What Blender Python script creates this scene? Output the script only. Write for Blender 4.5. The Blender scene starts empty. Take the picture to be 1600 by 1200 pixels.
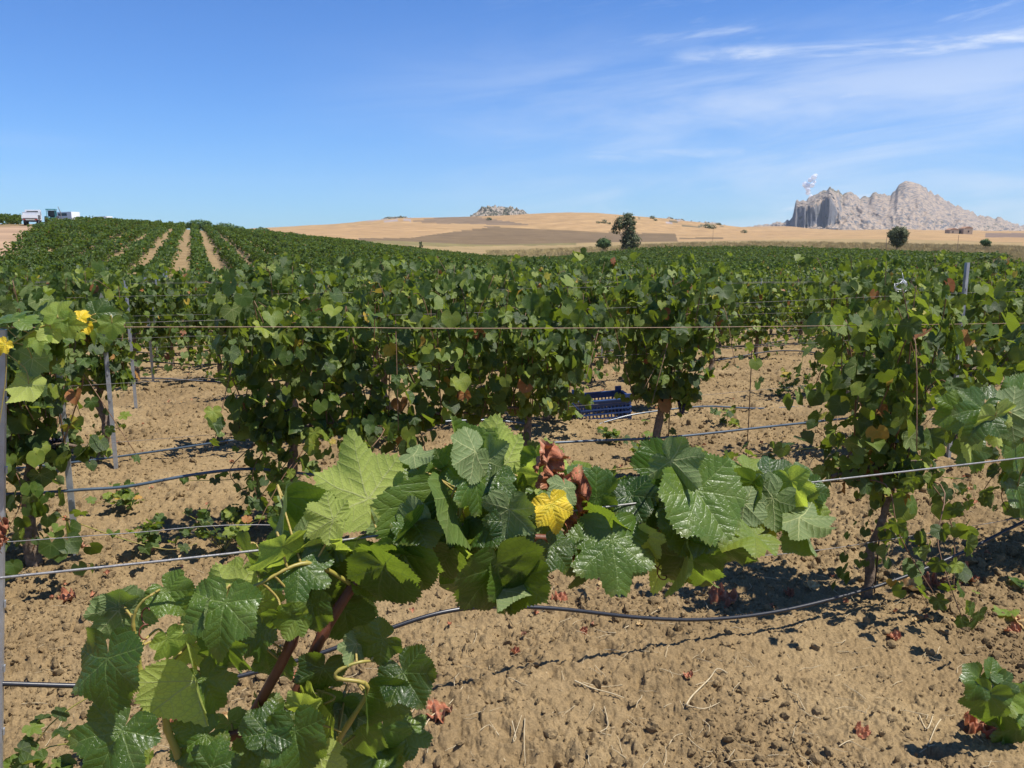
import bpy, math, random
import numpy as np
from mathutils import Vector, Matrix, Quaternion
R_ = math.radians
rng = np.random.default_rng(11)
random.seed(11)
scene = bpy.context.scene
COL = scene.collection

# ------------------------------------------------------------------ camera, sky, sun, exposure
EYE = 1.75
F = 1280.0
PITCH = math.atan(232 / F)
FX = F / math.cos(PITCH)                      # sideways scale for far ground points, which lie off the camera's axis
cam_d = bpy.data.cameras.new('camera')
cam_d.sensor_width = 36; cam_d.lens = F / 1600 * 36
cam_d.clip_start = 0.05; cam_d.clip_end = 30000
cam = bpy.data.objects.new('camera', cam_d); COL.objects.link(cam)
cam.location = (0, 0, EYE); cam.rotation_euler = (math.pi / 2 - PITCH, 0, 0)
scene.camera = cam

SHADOW = Vector((-0.46, 0.12, -1.0)).normalized()          # direction the light travels
SUN_EL = math.asin(-SHADOW.z)
to_sun = -SHADOW
SUN_AZ = math.atan2(to_sun.x, to_sun.y)                     # clockwise from +Y
world = bpy.data.worlds.new('World'); scene.world = world; world.use_nodes = True
wn = world.node_tree; wn.nodes.clear()
def N(nt, t, **kw):
    n = nt.nodes.new(t)
    for k, v in kw.items(): setattr(n, k, v)
    return n
def ramp(nt, stops, fac=None, interp='LINEAR'):
    n = nt.nodes.new('ShaderNodeValToRGB'); cr = n.color_ramp; cr.interpolation = interp
    while len(cr.elements) > 1: cr.elements.remove(cr.elements[-1])
    for i, (p, c) in enumerate(stops):
        e = cr.elements[0] if i == 0 else cr.elements.new(p)
        e.position = p; e.color = (c[0], c[1], c[2], 1) if hasattr(c, '__len__') else (c, c, c, 1)
    if fac is not None: nt.links.new(fac, n.inputs[0])
    return n.outputs[0]
def M(nt, op, a, b=None, c=None):
    n = nt.nodes.new('ShaderNodeMath'); n.operation = op
    for i, v in enumerate((a, b, c)):
        if v is None: continue
        if isinstance(v, (int, float)): n.inputs[i].default_value = v
        else: nt.links.new(v, n.inputs[i])
    return n.outputs[0]
def MIX(nt, f, a, b, mode='MIX'):
    n = nt.nodes.new('ShaderNodeMix'); n.data_type = 'RGBA'; n.blend_type = mode
    for i, v in ((0, f), (6, a), (7, b)):
        if isinstance(v, (int, float)): n.inputs[i].default_value = v
        elif isinstance(v, (tuple, list)): n.inputs[i].default_value = (v[0], v[1], v[2], 1)
        else: nt.links.new(v, n.inputs[i])
    return n.outputs[2]
def NOISE(nt, vec, scale, detail=4, rough=0.55, dist=0.0):
    n = nt.nodes.new('ShaderNodeTexNoise'); n.inputs['Scale'].default_value = scale
    n.inputs['Detail'].default_value = detail; n.inputs['Roughness'].default_value = rough
    n.inputs['Distortion'].default_value = dist
    if vec is not None: nt.links.new(vec, n.inputs['Vector'])
    return n.outputs[0]
def SS(nt, v, lo, hi):
    n = nt.nodes.new('ShaderNodeMapRange'); n.interpolation_type = 'SMOOTHSTEP'
    nt.links.new(v, n.inputs[0]); n.inputs[1].default_value = lo; n.inputs[2].default_value = hi
    return n.outputs[0]

sky = N(wn, 'ShaderNodeTexSky', sky_type='NISHITA', sun_disc=False)
sky.sun_elevation = SUN_EL; sky.sun_rotation = SUN_AZ
sky.altitude = 300; sky.air_density = 1.0; sky.dust_density = 0.1; sky.ozone_density = 2.5
tc = N(wn, 'ShaderNodeTexCoord')
sep = N(wn, 'ShaderNodeSeparateXYZ'); wn.links.new(tc.outputs['Generated'], sep.inputs[0])
az = M(wn, 'ARCTAN2', sep.outputs[0], sep.outputs[1])
el = M(wn, 'ARCSINE', sep.outputs[2])
def band(a0, slope, w, azlo, azhi, soft=0.12):
    c = M(wn, 'ADD', M(wn, 'MULTIPLY', az, slope), a0)
    warp = N(wn, 'ShaderNodeCombineXYZ'); wn.links.new(az, warp.inputs[0])
    wob = M(wn, 'MULTIPLY', M(wn, 'SUBTRACT', NOISE(wn, warp.outputs[0], 7.0, 3), 0.5), 0.022)
    d = M(wn, 'DIVIDE', M(wn, 'SUBTRACT', M(wn, 'SUBTRACT', el, c), wob), w)
    g = M(wn, 'POWER', 2.718, M(wn, 'MULTIPLY', M(wn, 'MULTIPLY', d, d), -1.0))
    return M(wn, 'MULTIPLY', g, M(wn, 'MULTIPLY', SS(wn, az, azlo, azlo + soft), M(wn, 'SUBTRACT', 1.0, SS(wn, az, azhi - soft, azhi))))
cv = N(wn, 'ShaderNodeCombineXYZ')
wn.links.new(M(wn, 'ADD', az, M(wn, 'MULTIPLY', el, 1.2)), cv.inputs[0]); wn.links.new(M(wn, 'MULTIPLY', el, 5.0), cv.inputs[1])
fil = NOISE(wn, cv.outputs[0], 6.0, 9, 0.62, 0.5)
filf = SS(wn, fil, 0.42, 0.72)
cv2 = N(wn, 'ShaderNodeCombineXYZ')
wn.links.new(az, cv2.inputs[0]); wn.links.new(M(wn, 'MULTIPLY', M(wn, 'SUBTRACT', el, M(wn, 'MULTIPLY', az, 0.12)), 7.0), cv2.inputs[1])
strk = SS(wn, NOISE(wn, cv2.outputs[0], 4.2, 7, 0.6, 0.25), 0.50, 0.80)
side = M(wn, 'MULTIPLY', SS(wn, az, -0.15, 0.45), M(wn, 'SUBTRACT', 1.0, SS(wn, el, 0.24, 0.42)))
m = M(wn, 'MULTIPLY', M(wn, 'MULTIPLY', strk, side), 0.85)
cv3 = N(wn, 'ShaderNodeCombineXYZ')
wn.links.new(M(wn, 'MULTIPLY', az, 1.6), cv3.inputs[0]); wn.links.new(M(wn, 'MULTIPLY', M(wn, 'SUBTRACT', el, M(wn, 'MULTIPLY', az, 0.10)), 9.0), cv3.inputs[1]); cv3.inputs[2].default_value = 3.3
soft = SS(wn, NOISE(wn, cv3.outputs[0], 1.9, 8, 0.62, 0.6), 0.34, 0.72)
veil = M(wn, 'MULTIPLY', M(wn, 'MULTIPLY', SS(wn, az, -0.35, 0.35), M(wn, 'SUBTRACT', 1.0, SS(wn, el, 0.13, 0.27))), M(wn, 'ADD', 0.10, M(wn, 'MULTIPLY', soft, 0.46)))
m = M(wn, 'MAXIMUM', m, veil)
for (a0, sl, w, lo, hi, k) in ((0.193, 0.0, 0.011, 0.14, 0.95, 0.95), (0.180, 0.02, 0.018, 0.18, 0.5, 0.5), (0.110, 0.0, 0.012, 0.22, 0.52, 0.55), (0.156, 0.0, 0.006, -0.06, 0.2, 0.45), (0.124, 0.0, 0.010, 0.40, 0.70, 0.45), (0.091, 0.0, 0.009, 0.0, 0.44, 0.5), (0.094, 0.0, 0.008, -0.62, -0.44, 0.4), (0.062, 0.01, 0.010, 0.0, 0.3, 0.35), (0.045, 0.02, 0.016, 0.45, 0.9, 0.45)):
    m = M(wn, 'MAXIMUM', m, M(wn, 'MULTIPLY', M(wn, 'MULTIPLY', band(a0, sl, w, lo, hi), M(wn, 'ADD', M(wn, 'MULTIPLY', filf, 0.85), 0.18)), k))
skyb = MIX(wn, 1.0, sky.outputs[0], (0.50, 0.915, 1.52), 'MULTIPLY')
skyc = MIX(wn, m, skyb, (8.6, 9.4, 10.6))
hs = N(wn, 'ShaderNodeHueSaturation'); hs.inputs['Saturation'].default_value = 1.0
wn.links.new(skyc, hs.inputs['Color'])
bg = N(wn, 'ShaderNodeBackground'); bg.inputs[1].default_value = 0.066
wn.links.new(hs.outputs[0], bg.inputs[0])
wo = N(wn, 'ShaderNodeOutputWorld'); wn.links.new(bg.outputs[0], wo.inputs[0])

sun_d = bpy.data.lights.new('sun', 'SUN'); sun_d.energy = 4.9; sun_d.angle = R_(0.5); sun_d.color = (1, 0.955, 0.88)
sun = bpy.data.objects.new('sun', sun_d); COL.objects.link(sun)
sun.rotation_euler = SHADOW.to_track_quat('-Z', 'Y').to_euler(); sun.location = (20, -20, 60)
vs = scene.view_settings
vs.view_transform = 'Standard'; vs.look = 'None'; vs.gamma = 1; vs.use_curve_mapping = False; vs.exposure = 0.60
cy = scene.cycles
cy.max_bounces = 8; cy.diffuse_bounces = 3; cy.glossy_bounces = 2; cy.transmission_bounces = 5; cy.volume_bounces = 0; cy.transparent_max_bounces = 6

# ------------------------------------------------------------------ general helpers
CAM_R = Vector((1, 0, 0))
CAM_F = Vector((0, math.cos(PITCH), -math.sin(PITCH)))
CAM_U = Vector((0, math.sin(PITCH), math.cos(PITCH)))
def ray(px, py): return CAM_F + CAM_R * ((px - 800) / F) + CAM_U * ((600 - py) / F)
ROWA = R_(22)
U2 = Vector((math.cos(ROWA), math.sin(ROWA), 0)); N2 = Vector((-math.sin(ROWA), math.cos(ROWA), 0))
def on_row(px, py, n):                     # the point of the upright plane of a vine row
    r = ray(px, py); t = n / r.dot(N2)
    return Vector((0, 0, EYE)) + r * t
def on_ground(px, py, z=0.0):
    r = ray(px, py); t = (z - EYE) / r.z
    return Vector((0, 0, EYE)) + r * t
def sn(s, n, z=0.0): return U2 * s + N2 * n + Vector((0, 0, z))

def tag(o, label=None, cat=None, group=None, kind=None):
    if label: o['label'] = label
    if cat: o['category'] = cat
    if group: o['group'] = group
    if kind: o['kind'] = kind
    return o
def empty(name, loc=(0, 0, 0), rz=0.0, **k):
    o = bpy.data.objects.new(name, None); COL.objects.link(o); o.location = loc; o.rotation_euler = (0, 0, rz)
    o.empty_display_size = 0.1
    return tag(o, **k)
def mk_mesh(name, V, Fc, mat=None, smooth=False, uv=None, tint=None):
    me = bpy.data.meshes.new(name)
    V = np.asarray(V, np.float32).reshape(-1, 3)
    if isinstance(Fc, np.ndarray):
        k = Fc.shape[1]
        me.vertices.add(len(V)); me.vertices.foreach_set('co', V.ravel())
        me.loops.add(Fc.size); me.loops.foreach_set('vertex_index', Fc.ravel().astype(np.int32))
        me.polygons.add(len(Fc)); me.polygons.foreach_set('loop_start', np.arange(0, Fc.size, k, dtype=np.int32))
        me.update(calc_edges=True)
    else:
        me.from_pydata([tuple(v) for v in V], [], Fc)
    if smooth: me.polygons.foreach_set('use_smooth', np.ones(len(me.polygons), bool))
    if uv is not None:
        l = me.uv_layers.new(name='UVMap'); li = np.zeros(len(me.loops), np.int32); me.loops.foreach_get('vertex_index', li)
        l.data.foreach_set('uv', np.asarray(uv, np.float32)[li].ravel())
    if tint is not None:
        a = me.attributes.new('tint', 'FLOAT', 'POINT'); a.data.foreach_set('value', np.asarray(tint, np.float32))
    if mat: me.materials.append(mat)
    me.update()
    return me
def obj(name, me, parent=None, **k):
    o = bpy.data.objects.new(name, me); COL.objects.link(o)
    if parent is not None: o.parent = parent
    return tag(o, **k)
class MB:
    def __init__(s): s.V = []; s.F = []
    def box(s, c, sz, rot=None):
        b = len(s.V); x, y, z = sz[0] / 2, sz[1] / 2, sz[2] / 2
        for p in ((-x, -y, -z), (x, -y, -z), (x, y, -z), (-x, y, -z), (-x, -y, z), (x, -y, z), (x, y, z), (-x, y, z)):
            v = Vector(p)
            if rot is not None: v = rot @ v
            s.V.append(tuple(v + Vector(c)))
        for f in ((0, 3, 2, 1), (4, 5, 6, 7), (0, 1, 5, 4), (1, 2, 6, 5), (2, 3, 7, 6), (3, 0, 4, 7)): s.F.append(tuple(b + i for i in f))
        return s
    def prism(s, pts, h0, h1, ax='z'):
        b = len(s.V); n = len(pts)
        for h in (h0, h1):
            for p in pts:
                s.V.append({'z': (p[0], p[1], h), 'x': (h, p[0], p[1]), 'y': (p[0], h, p[1])}[ax])
        for i in range(n): s.F.append((b + i, b + (i + 1) % n, b + n + (i + 1) % n, b + n + i))
        s.F.append(tuple(b + i for i in range(n))[::-1]); s.F.append(tuple(b + n + i for i in range(n)))
        return s
    def tube(s, pts, rad, k=6, cap=True):
        b = len(s.V); P = [Vector(p) for p in pts]; n = len(P)
        if not hasattr(rad, '__len__'): rad = [rad] * n
        up = None
        for i in range(n):
            d = (P[min(i + 1, n - 1)] - P[max(i - 1, 0)])
            d = d.normalized() if d.length > 1e-9 else Vector((0, 0, 1))
            if up is None: up = d.orthogonal().normalized()
            up = (up - d * up.dot(d)); up = up.normalized() if up.length > 1e-6 else d.orthogonal().normalized()
            sd = d.cross(up)
            for j in range(k):
                a = 2 * math.pi * j / k
                s.V.append(tuple(P[i] + (up * math.cos(a) + sd * math.sin(a)) * rad[i]))
        for i in range(n - 1):
            for j in range(k):
                s.F.append((b + i * k + j, b + i * k + (j + 1) % k, b + (i + 1) * k + (j + 1) % k, b + (i + 1) * k + j))
        if cap:
            s.F.append(tuple(b + j for j in range(k))[::-1]); s.F.append(tuple(b + (n - 1) * k + j for j in range(k)))
        return s
    def mesh(s, name, mat, smooth=False): return mk_mesh(name, s.V, s.F, mat, smooth)
    def build(s, name, mat, parent=None, smooth=False, **k): return obj(name, s.mesh(name, mat, smooth), parent, **k)
def smooth_path(pts, k=6):
    P = [Vector(p) for p in pts]; out = []
    for i in range(len(P) - 1):
        p0, p1, p2, p3 = P[max(i - 1, 0)], P[i], P[i + 1], P[min(i + 2, len(P) - 1)]
        for j in range(k):
            t = j / k
            out.append(0.5 * ((2 * p1) + (p2 - p0) * t + (2 * p0 - 5 * p1 + 4 * p2 - p3) * t * t + (3 * p1 - p0 - 3 * p2 + p3) * t ** 3))
    out.append(P[-1]); return out

# numpy noise
def h2(ix, iy, s):
    n = (ix.astype(np.int64) * 374761393 + iy.astype(np.int64) * 668265263 + s * 1442695041) & 0x7fffffff
    n = ((n ^ (n >> 13)) * 1274126177) & 0x7fffffff
    return ((n ^ (n >> 16)) & 0xffffff) / float(0xffffff)
def vnoise(x, y, s=0):
    ix = np.floor(x); iy = np.floor(y); fx = x - ix; fy = y - iy
    fx = fx * fx * (3 - 2 * fx); fy = fy * fy * (3 - 2 * fy)
    return (h2(ix, iy, s) * (1 - fx) + h2(ix + 1, iy, s) * fx) * (1 - fy) + (h2(ix, iy + 1, s) * (1 - fx) + h2(ix + 1, iy + 1, s) * fx) * fy
def fbm(x, y, o=4, s=0, g=0.5):
    a = 1; t = 0; w = 0
    for i in range(o): t = t + a * vnoise(x * 2 ** i + 13.7 * i, y * 2 ** i + 7.1 * i, s + i); w += a; a *= g
    return t / w
def cell(x, y, s=0):                       # F1 distance and the cell's random value
    ix = np.floor(x); iy = np.floor(y); best = np.full(x.shape, 9.0); val = np.zeros(x.shape)
    for dx in (-1, 0, 1):
        for dy in (-1, 0, 1):
            cx = ix + dx; cy_ = iy + dy
            d = np.hypot(cx + h2(cx, cy_, s) - x, cy_ + h2(cx, cy_, s + 5) - y)
            m_ = d < best; best = np.where(m_, d, best); val = np.where(m_, h2(cx, cy_, s + 9), val)
    return best, val

# ------------------------------------------------------------------ terrain heights
TPX = [-1500, -500, 0, 150, 300, 450, 540, 620, 760, 900, 1050, 1150, 1200, 1300, 1400, 1600, 2100, 3100]
def yz(y, r): return EYE + (368 - y) * r / F
TR = [0, 9, 13, 18, 25, 43, 62, 80, 120, 160, 200, 300, 450, 700, 1000, 1600, 2600, 9000]
L = len(TPX)
TZ = [[0] * L, [0] * L, [-.2] * 2 + [-.28] * (L - 2), [-.35] * 2 + [-.5] * (L - 2), [-.4, -.5, -.7] + [-.72] * 4 + [-.76] * (L - 7),
      [.3, .3, -.35, -.5, -.58, -.75, -.85, -.95, -1.1, -1.15, -1.15, -1.15, -1.15, -1.12, -1.1, -1.0, -.8, -.6],
      [1.2, 1.1, .5, .35, .1, -.3, -.65, -1.0, -1.5, -1.7, -1.75, -1.7, -1.6, -1.35, -1.1, -.9, -.8, -.8],
      [2.2, 2.1, 1.4, 1.3, .8, .1, -.5, -1.0, -2.0, -2.6, -2.7, -2.5, -2.4, -2.0, -1.7, -1.4, -1.2, -1],
      [4, 3.9, 3.4, 3.3, 2.2, .8, -.1, -.95, -2.6, -3.2, -2.7, -2.4, -2.3, -2.2, -2.15, -2.0, -1, -1],
      [4.5, 4.4, 3.9, 4.0, 3.1, 1.2, .1, -1.2, -3.2, -3.2, -2.2, -1.9, -1.9, -2.0, -2.1, -2.5, -1, 0],
      [4, 4, 3.2, 3.4, 2.6, .9, -.3, -2.0, -3.9, -3.1, -1.5, -1.4, -1.5, -1.8, -2.2, -2.7, -1, 0],
      [2, 2, 1.5, 2, 1.5, .4, -1, -2.5, yz(393, 300), yz(388, 300), yz(381, 300), yz(379, 300), yz(379, 300), yz(380, 300), yz(381, 300), yz(386, 300), 0, 0],
      [2, 2, 2, 2, 2, 2, 1, yz(376, 450), yz(383, 450), yz(379, 450), yz(377, 450), yz(374, 450), yz(373, 450), yz(371, 450), yz(370, 450), yz(373, 450), 2, 2],
      [4, 4, 4, 4, 4, yz(361, 700), yz(361, 700), yz(356, 700), yz(356, 700), yz(360, 700), yz(367, 700), yz(369, 700), yz(368, 700), yz(366, 700), yz(363, 700), yz(368, 700), 6, 6],
      [8, 8, 8, 8, yz(364, 1000), yz(353, 1000), yz(348, 1000), yz(337, 1000), yz(336, 1000), yz(326, 1000), yz(339, 1000), yz(356, 1000), yz(362, 1000), yz(363, 1000), yz(361.5, 1000), yz(363, 1000), 10, 10],
      [6] * 5 + [10] * 6 + [yz(358, 1600), yz(353, 1600)] + [yz(360, 1600)] * 2 + [yz(364, 1600)] * 3, [6] * 11 + [yz(361, 2600)] * 7, [4] * L]
assert all(len(a) == L for a in TZ) and len(TZ) == len(TR)
LR = lambda r: np.log(r + 4.0)
_gp = np.arange(-1500, 3101, 10.0); _gr = np.linspace(LR(0.0), LR(9000.0), 420)
_t = np.array([np.interp(_gp, TPX, row) for row in TZ])
_t = np.array([np.interp(_gr, LR(np.array(TR, float)), _t[:, j]) for j in range(len(_gp))]).T
def _blur(a, ax, s):
    k = np.exp(-0.5 * (np.arange(-3 * s, 3 * s + 1) / s) ** 2); k /= k.sum()
    p = [(0, 0), (0, 0)]; p[ax] = (3 * s, 3 * s)
    b = np.pad(a, p, mode='edge')
    return np.apply_along_axis(lambda v: np.convolve(v, k, mode='valid'), ax, b)
_t = _blur(_blur(_t, 0, 5), 1, 3)
def polar(X, Y):
    r = np.hypot(X, Y); a = np.arctan2(X, Y)
    return r, 800 + FX * np.tan(np.clip(a, -1.08, 1.08))
def macro(X, Y):
    r, p = polar(X, Y)
    d = r * np.cos(np.clip(np.arctan2(X, Y), -1.08, 1.08))     # forward depth keeps the table true across the frame
    gi = np.clip((LR(np.maximum(d, 0)) - _gr[0]) / (_gr[1] - _gr[0]), 0, len(_gr) - 1.001); gj = np.clip((p + 1500) / 10, 0, len(_gp) - 1.001)
    i = gi.astype(int); j = gj.astype(int); fi = gi - i; fj = gj - j
    z = (_t[i, j] * (1 - fj) + _t[i, j + 1] * fj) * (1 - fi) + (_t[i + 1, j] * (1 - fj) + _t[i + 1, j + 1] * fj) * fi
    far = np.clip((r - 250) / 400, 0, 1)
    z = z + far * (fbm(X / 90, Y / 90, 4, 3) - .5) * 5.0 * np.clip(r / 1000, 0, 1.6) + far * (fbm(X / 260 + 4, Y / 140, 2, 8) - .5) * 9.0 * np.exp(-((r - 720) / 190) ** 2)
    return z
def micro(X, Y):
    r = np.hypot(X, Y)
    n = X * N2.x + Y * N2.y
    ph = (n - 2.68) / 2.08
    row = np.abs(ph - np.round(ph)) * 2.08                       # metres to the nearest row line
    z = 0.05 * np.exp(-(row / 0.3) ** 2) + 0.035 * (fbm(X * 1.6, Y * 1.6, 3, 21) - .5) * 2
    wx = X + 0.04 * fbm(X * 9, Y * 9, 2, 31); wy = Y + 0.04 * fbm(X * 9 + 5, Y * 9, 2, 32)
    rough = np.clip(fbm(X * 0.9, Y * 0.9, 3, 41) * 3.4 - 1.15, 0.10, 1.0)
    d, v = cell(wx * 11, wy * 11, 51)
    z = z + rough * 0.030 * (np.clip(1 - d * 1.35, 0, 1) ** .6) * (0.25 + v)
    d, v = cell(wx * 27, wy * 27, 61)
    z = z + (0.25 + 0.75 * rough) * 0.021 * (np.clip(1 - d * 1.3, 0, 1) ** .6) * (0.2 + v)
    d, v = cell(wx * 58, wy * 58, 71)
    z = z + 0.013 * np.clip(1 - d * 1.3, 0, 1) * (0.2 + v)
    z = z + 0.016 * rough * (np.abs(fbm(X * 14, Y * 14, 4, 77, .6) - .5) * 2)
    d, v = cell(wx * 7.5, wy * 7.5, 75)
    z = z - 0.05 * (v < .16) * rough * np.clip(1 - d * 2.2, 0, 1) ** .7
    z = z + 0.010 * (fbm(X * 40, Y * 40, 3, 81) - .5)
    return (z - 0.02) * np.clip((60 - r) / 30, 0, 1)
def gz(x, y, fine=True):
    X = np.array([float(x)]); Y = np.array([float(y)])
    return float((macro(X, Y) + (micro(X, Y) if fine else 0))[0])
def gzv(X, Y, fine=True): return macro(X, Y) + (micro(X, Y) if fine else 0)
def drop(v, dz=0.0, fine=True): return Vector((v.x, v.y, gz(v.x, v.y, fine) + dz))
def far_pt(px, d):                         # ground point at forward depth d in the direction of column px
    x = (px - 800) / FX * d; return Vector((x, d, gz(x, d, False)))

# ------------------------------------------------------------------ materials
def new_mat(name):
    m_ = bpy.data.materials.new(name); m_.use_nodes = True; nt = m_.node_tree; nt.nodes.clear()
    out = nt.nodes.new('ShaderNodeOutputMaterial'); return m_, nt, out
def bsdf(nt, col, rough=0.6, metal=0.0, spec=0.5, bump=None, bs=0.3, bd=0.01):
    b = nt.nodes.new('ShaderNodeBsdfPrincipled'); b.inputs['Roughness'].default_value = rough if isinstance(rough, (int, float)) else 0.5
    if not isinstance(rough, (int, float)): nt.links.new(rough, b.inputs['Roughness'])
    b.inputs['Metallic'].default_value = metal; b.inputs['Specular IOR Level'].default_value = spec
    if isinstance(col, tuple): b.inputs['Base Color'].default_value = (*col, 1)
    else: nt.links.new(col, b.inputs['Base Color'])
    if bump is not None:
        bp = nt.nodes.new('ShaderNodeBump'); bp.inputs['Strength'].default_value = bs; bp.inputs['Distance'].default_value = bd
        nt.links.new(bump, bp.inputs['Height']); nt.links.new(bp.outputs[0], b.inputs['Normal'])
    return b
def simple(name, c1, c2=None, rough=0.7, scale=20, metal=0.0, spec=0.5, bs=0.3, bd=0.005):
    c2 = c2 or c1
    if max(c1) < .7: c1 = tuple(v * .74 for v in c1); c2 = tuple(v * .74 for v in c2)
    m_, nt, out = new_mat(name); t = nt.nodes.new('ShaderNodeTexCoord')
    nz = NOISE(nt, t.outputs['Object'], scale, 5)
    c = ramp(nt, [(0.3, c1), (0.7, c2 or c1)], nz)
    b = bsdf(nt, c, rough, metal, spec, nz, bs, bd); nt.links.new(b.outputs[0], out.inputs[0]); return m_

def leaf_mat(name, stops_top, under, trans, rough=0.38, tfac=0.36, detail=True, vein=(0.24, 0.32, 0.08), veinmix=0.42, spec=0.4, bdist=0.0013, mottle=False):
    k_ = .80; stops_top = [(p, tuple(v * k_ for v in c)) for p, c in stops_top]; under = tuple(v * k_ for v in under); trans = tuple(v * .86 for v in trans)
    m_, nt, out = new_mat(name)
    oi = nt.nodes.new('ShaderNodeObjectInfo'); at = N(nt, 'ShaderNodeAttribute', attribute_name='tint')
    t = M(nt, 'FRACT', M(nt, 'ADD', oi.outputs['Random'], at.outputs['Fac']))
    top = ramp(nt, stops_top, t, 'LINEAR')
    uvn = nt.nodes.new('ShaderNodeUVMap'); uvn.uv_map = 'UVMap'
    geo = nt.nodes.new('ShaderNodeNewGeometry')
    bump = None
    nz = NOISE(nt, uvn.outputs[0], 2.2, 3)
    top = MIX(nt, M(nt, 'MULTIPLY', SS(nt, nz, .35, .7), .45), top, MIX(nt, 1.0, top, (1.7, 1.35, 1.2), 'MULTIPLY'))
    if detail:
        wp = nt.nodes.new('ShaderNodeTexNoise'); wp.inputs['Scale'].default_value = 1.6; wp.inputs['Detail'].default_value = 1; nt.links.new(uvn.outputs[0], wp.inputs['Vector'])
        vm = nt.nodes.new('ShaderNodeVectorMath'); vm.operation = 'MULTIPLY_ADD'; nt.links.new(wp.outputs['Color'], vm.inputs[0]); vm.inputs[1].default_value = (.16, .16, 0); nt.links.new(uvn.outputs[0], vm.inputs[2])
        vm2 = nt.nodes.new('ShaderNodeVectorMath'); vm2.operation = 'SUBTRACT'; nt.links.new(vm.outputs[0], vm2.inputs[0]); vm2.inputs[1].default_value = (.08, .08, 0)
        s = nt.nodes.new('ShaderNodeSeparateXYZ'); nt.links.new(vm2.outputs[0], s.inputs[0])
        x, y = s.outputs[0], s.outputs[1]
        r = M(nt, 'SQRT', M(nt, 'ADD', M(nt, 'MULTIPLY', x, x), M(nt, 'MULTIPLY', y, y)))
        th = M(nt, 'ARCTAN2', x, y)
        a = M(nt, 'WRAP', th, R_(26), R_(-26))
        u = M(nt, 'MULTIPLY', r, M(nt, 'COSINE', a)); v = M(nt, 'ABSOLUTE', M(nt, 'MULTIPLY', r, M(nt, 'SINE', a)))
        prim = M(nt, 'MULTIPLY', M(nt, 'SUBTRACT', 1.0, SS(nt, M(nt, 'ADD', v, M(nt, 'MULTIPLY', u, 0.012)), 0.008, 0.024)), M(nt, 'SUBTRACT', 1.0, SS(nt, M(nt, 'ABSOLUTE', th), 2.1, 2.4)))
        f = M(nt, 'ABSOLUTE', M(nt, 'SUBTRACT', M(nt, 'FRACT', M(nt, 'MULTIPLY', M(nt, 'SUBTRACT', u, M(nt, 'MULTIPLY', v, 0.85)), 6.0)), 0.5))
        sec = M(nt, 'SUBTRACT', 1.0, SS(nt, M(nt, 'ABSOLUTE', M(nt, 'SUBTRACT', f, 0.25)), 0.0, 0.05))
        f1 = M(nt, 'FRACT', M(nt, 'MULTIPLY', M(nt, 'SUBTRACT', u, M(nt, 'MULTIPLY', v, 0.85)), 6.0))
        sec = M(nt, 'SUBTRACT', 1.0, SS(nt, M(nt, 'ABSOLUTE', M(nt, 'SUBTRACT', f1, 0.5)), 0.02, 0.09))
        vein_m = M(nt, 'MAXIMUM', prim, M(nt, 'MULTIPLY', sec, 0.5))
        vor = N(nt, 'ShaderNodeTexVoronoi', feature='DISTANCE_TO_EDGE'); vor.inputs['Scale'].default_value = 13
        nt.links.new(uvn.outputs[0], vor.inputs['Vector'])
        net = SS(nt, vor.outputs['Distance'], 0.0, 0.12)
        pil = M(nt, 'ABSOLUTE', M(nt, 'SUBTRACT', f1, 0.5))
        bump = M(nt, 'ADD', M(nt, 'ADD', M(nt, 'MULTIPLY', net, 0.30), M(nt, 'MULTIPLY', M(nt, 'SQRT', pil), 1.6)), M(nt, 'MULTIPLY', M(nt, 'SUBTRACT', 1.0, prim), 0.5))
        sp = SS(nt, NOISE(nt, uvn.outputs[0], 9, 2), 0.70, 0.78)
        top = MIX(nt, M(nt, 'MULTIPLY', vein_m, veinmix), top, vein)
        top = MIX(nt, M(nt, 'MULTIPLY', sp, .45), top, (0.20, 0.14, 0.05))
        rr_ = SS(nt, M(nt, 'ADD', r, M(nt, 'MULTIPLY', NOISE(nt, uvn.outputs[0], 3.2, 3), .8)), 1.18, 1.36)
        top = MIX(nt, M(nt, 'MULTIPLY', rr_, .30), top, (.20, .19, .04))
        top = MIX(nt, M(nt, 'MULTIPLY', SS(nt, NOISE(nt, uvn.outputs[0], 1.7, 5, .7), .50, .72), .16), top, (.26, .25, .17))
        undc = MIX(nt, M(nt, 'MULTIPLY', vein_m, 0.7), under, (0.50, 0.52, 0.22))
        trc = MIX(nt, M(nt, 'MULTIPLY', vein_m, 0.6), trans, (0.10, 0.16, 0.03))
        trc = MIX(nt, M(nt, 'MULTIPLY', M(nt, 'SUBTRACT', 1.0, net), 0.35), trc, (0.08, 0.14, 0.02))
    else:
        undc = MIX(nt, 0.0, under, under); trc = MIX(nt, 0.0, trans, trans)
    if mottle:
        mn = NOISE(nt, uvn.outputs[0], 3.5, 6, .65)
        top = MIX(nt, .85, top, MIX(nt, 1.0, top, ramp(nt, [(.32, (.35, .36, .45)), (.5, (.95, .9, .9)), (.68, (1.25, 1.9, 2.4))], mn), 'MULTIPLY'))
    yel = SS(nt, t, 0.965, 0.98)
    undc = MIX(nt, yel, undc, top); trc = MIX(nt, yel, trc, top)
    col = MIX(nt, geo.outputs['Backfacing'], top, undc)
    ro = M(nt, 'ADD', M(nt, 'MULTIPLY', geo.outputs['Backfacing'], 0.3), M(nt, 'ADD', rough - 0.06, M(nt, 'MULTIPLY', nz, 0.14)))
    b = bsdf(nt, col, ro, 0.0, spec, bump, 0.5, bdist)
    tr = nt.nodes.new('ShaderNodeBsdfTranslucent'); nt.links.new(trc, tr.inputs[0])
    mx = nt.nodes.new('ShaderNodeMixShader'); mx.inputs[0].default_value = tfac
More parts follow.
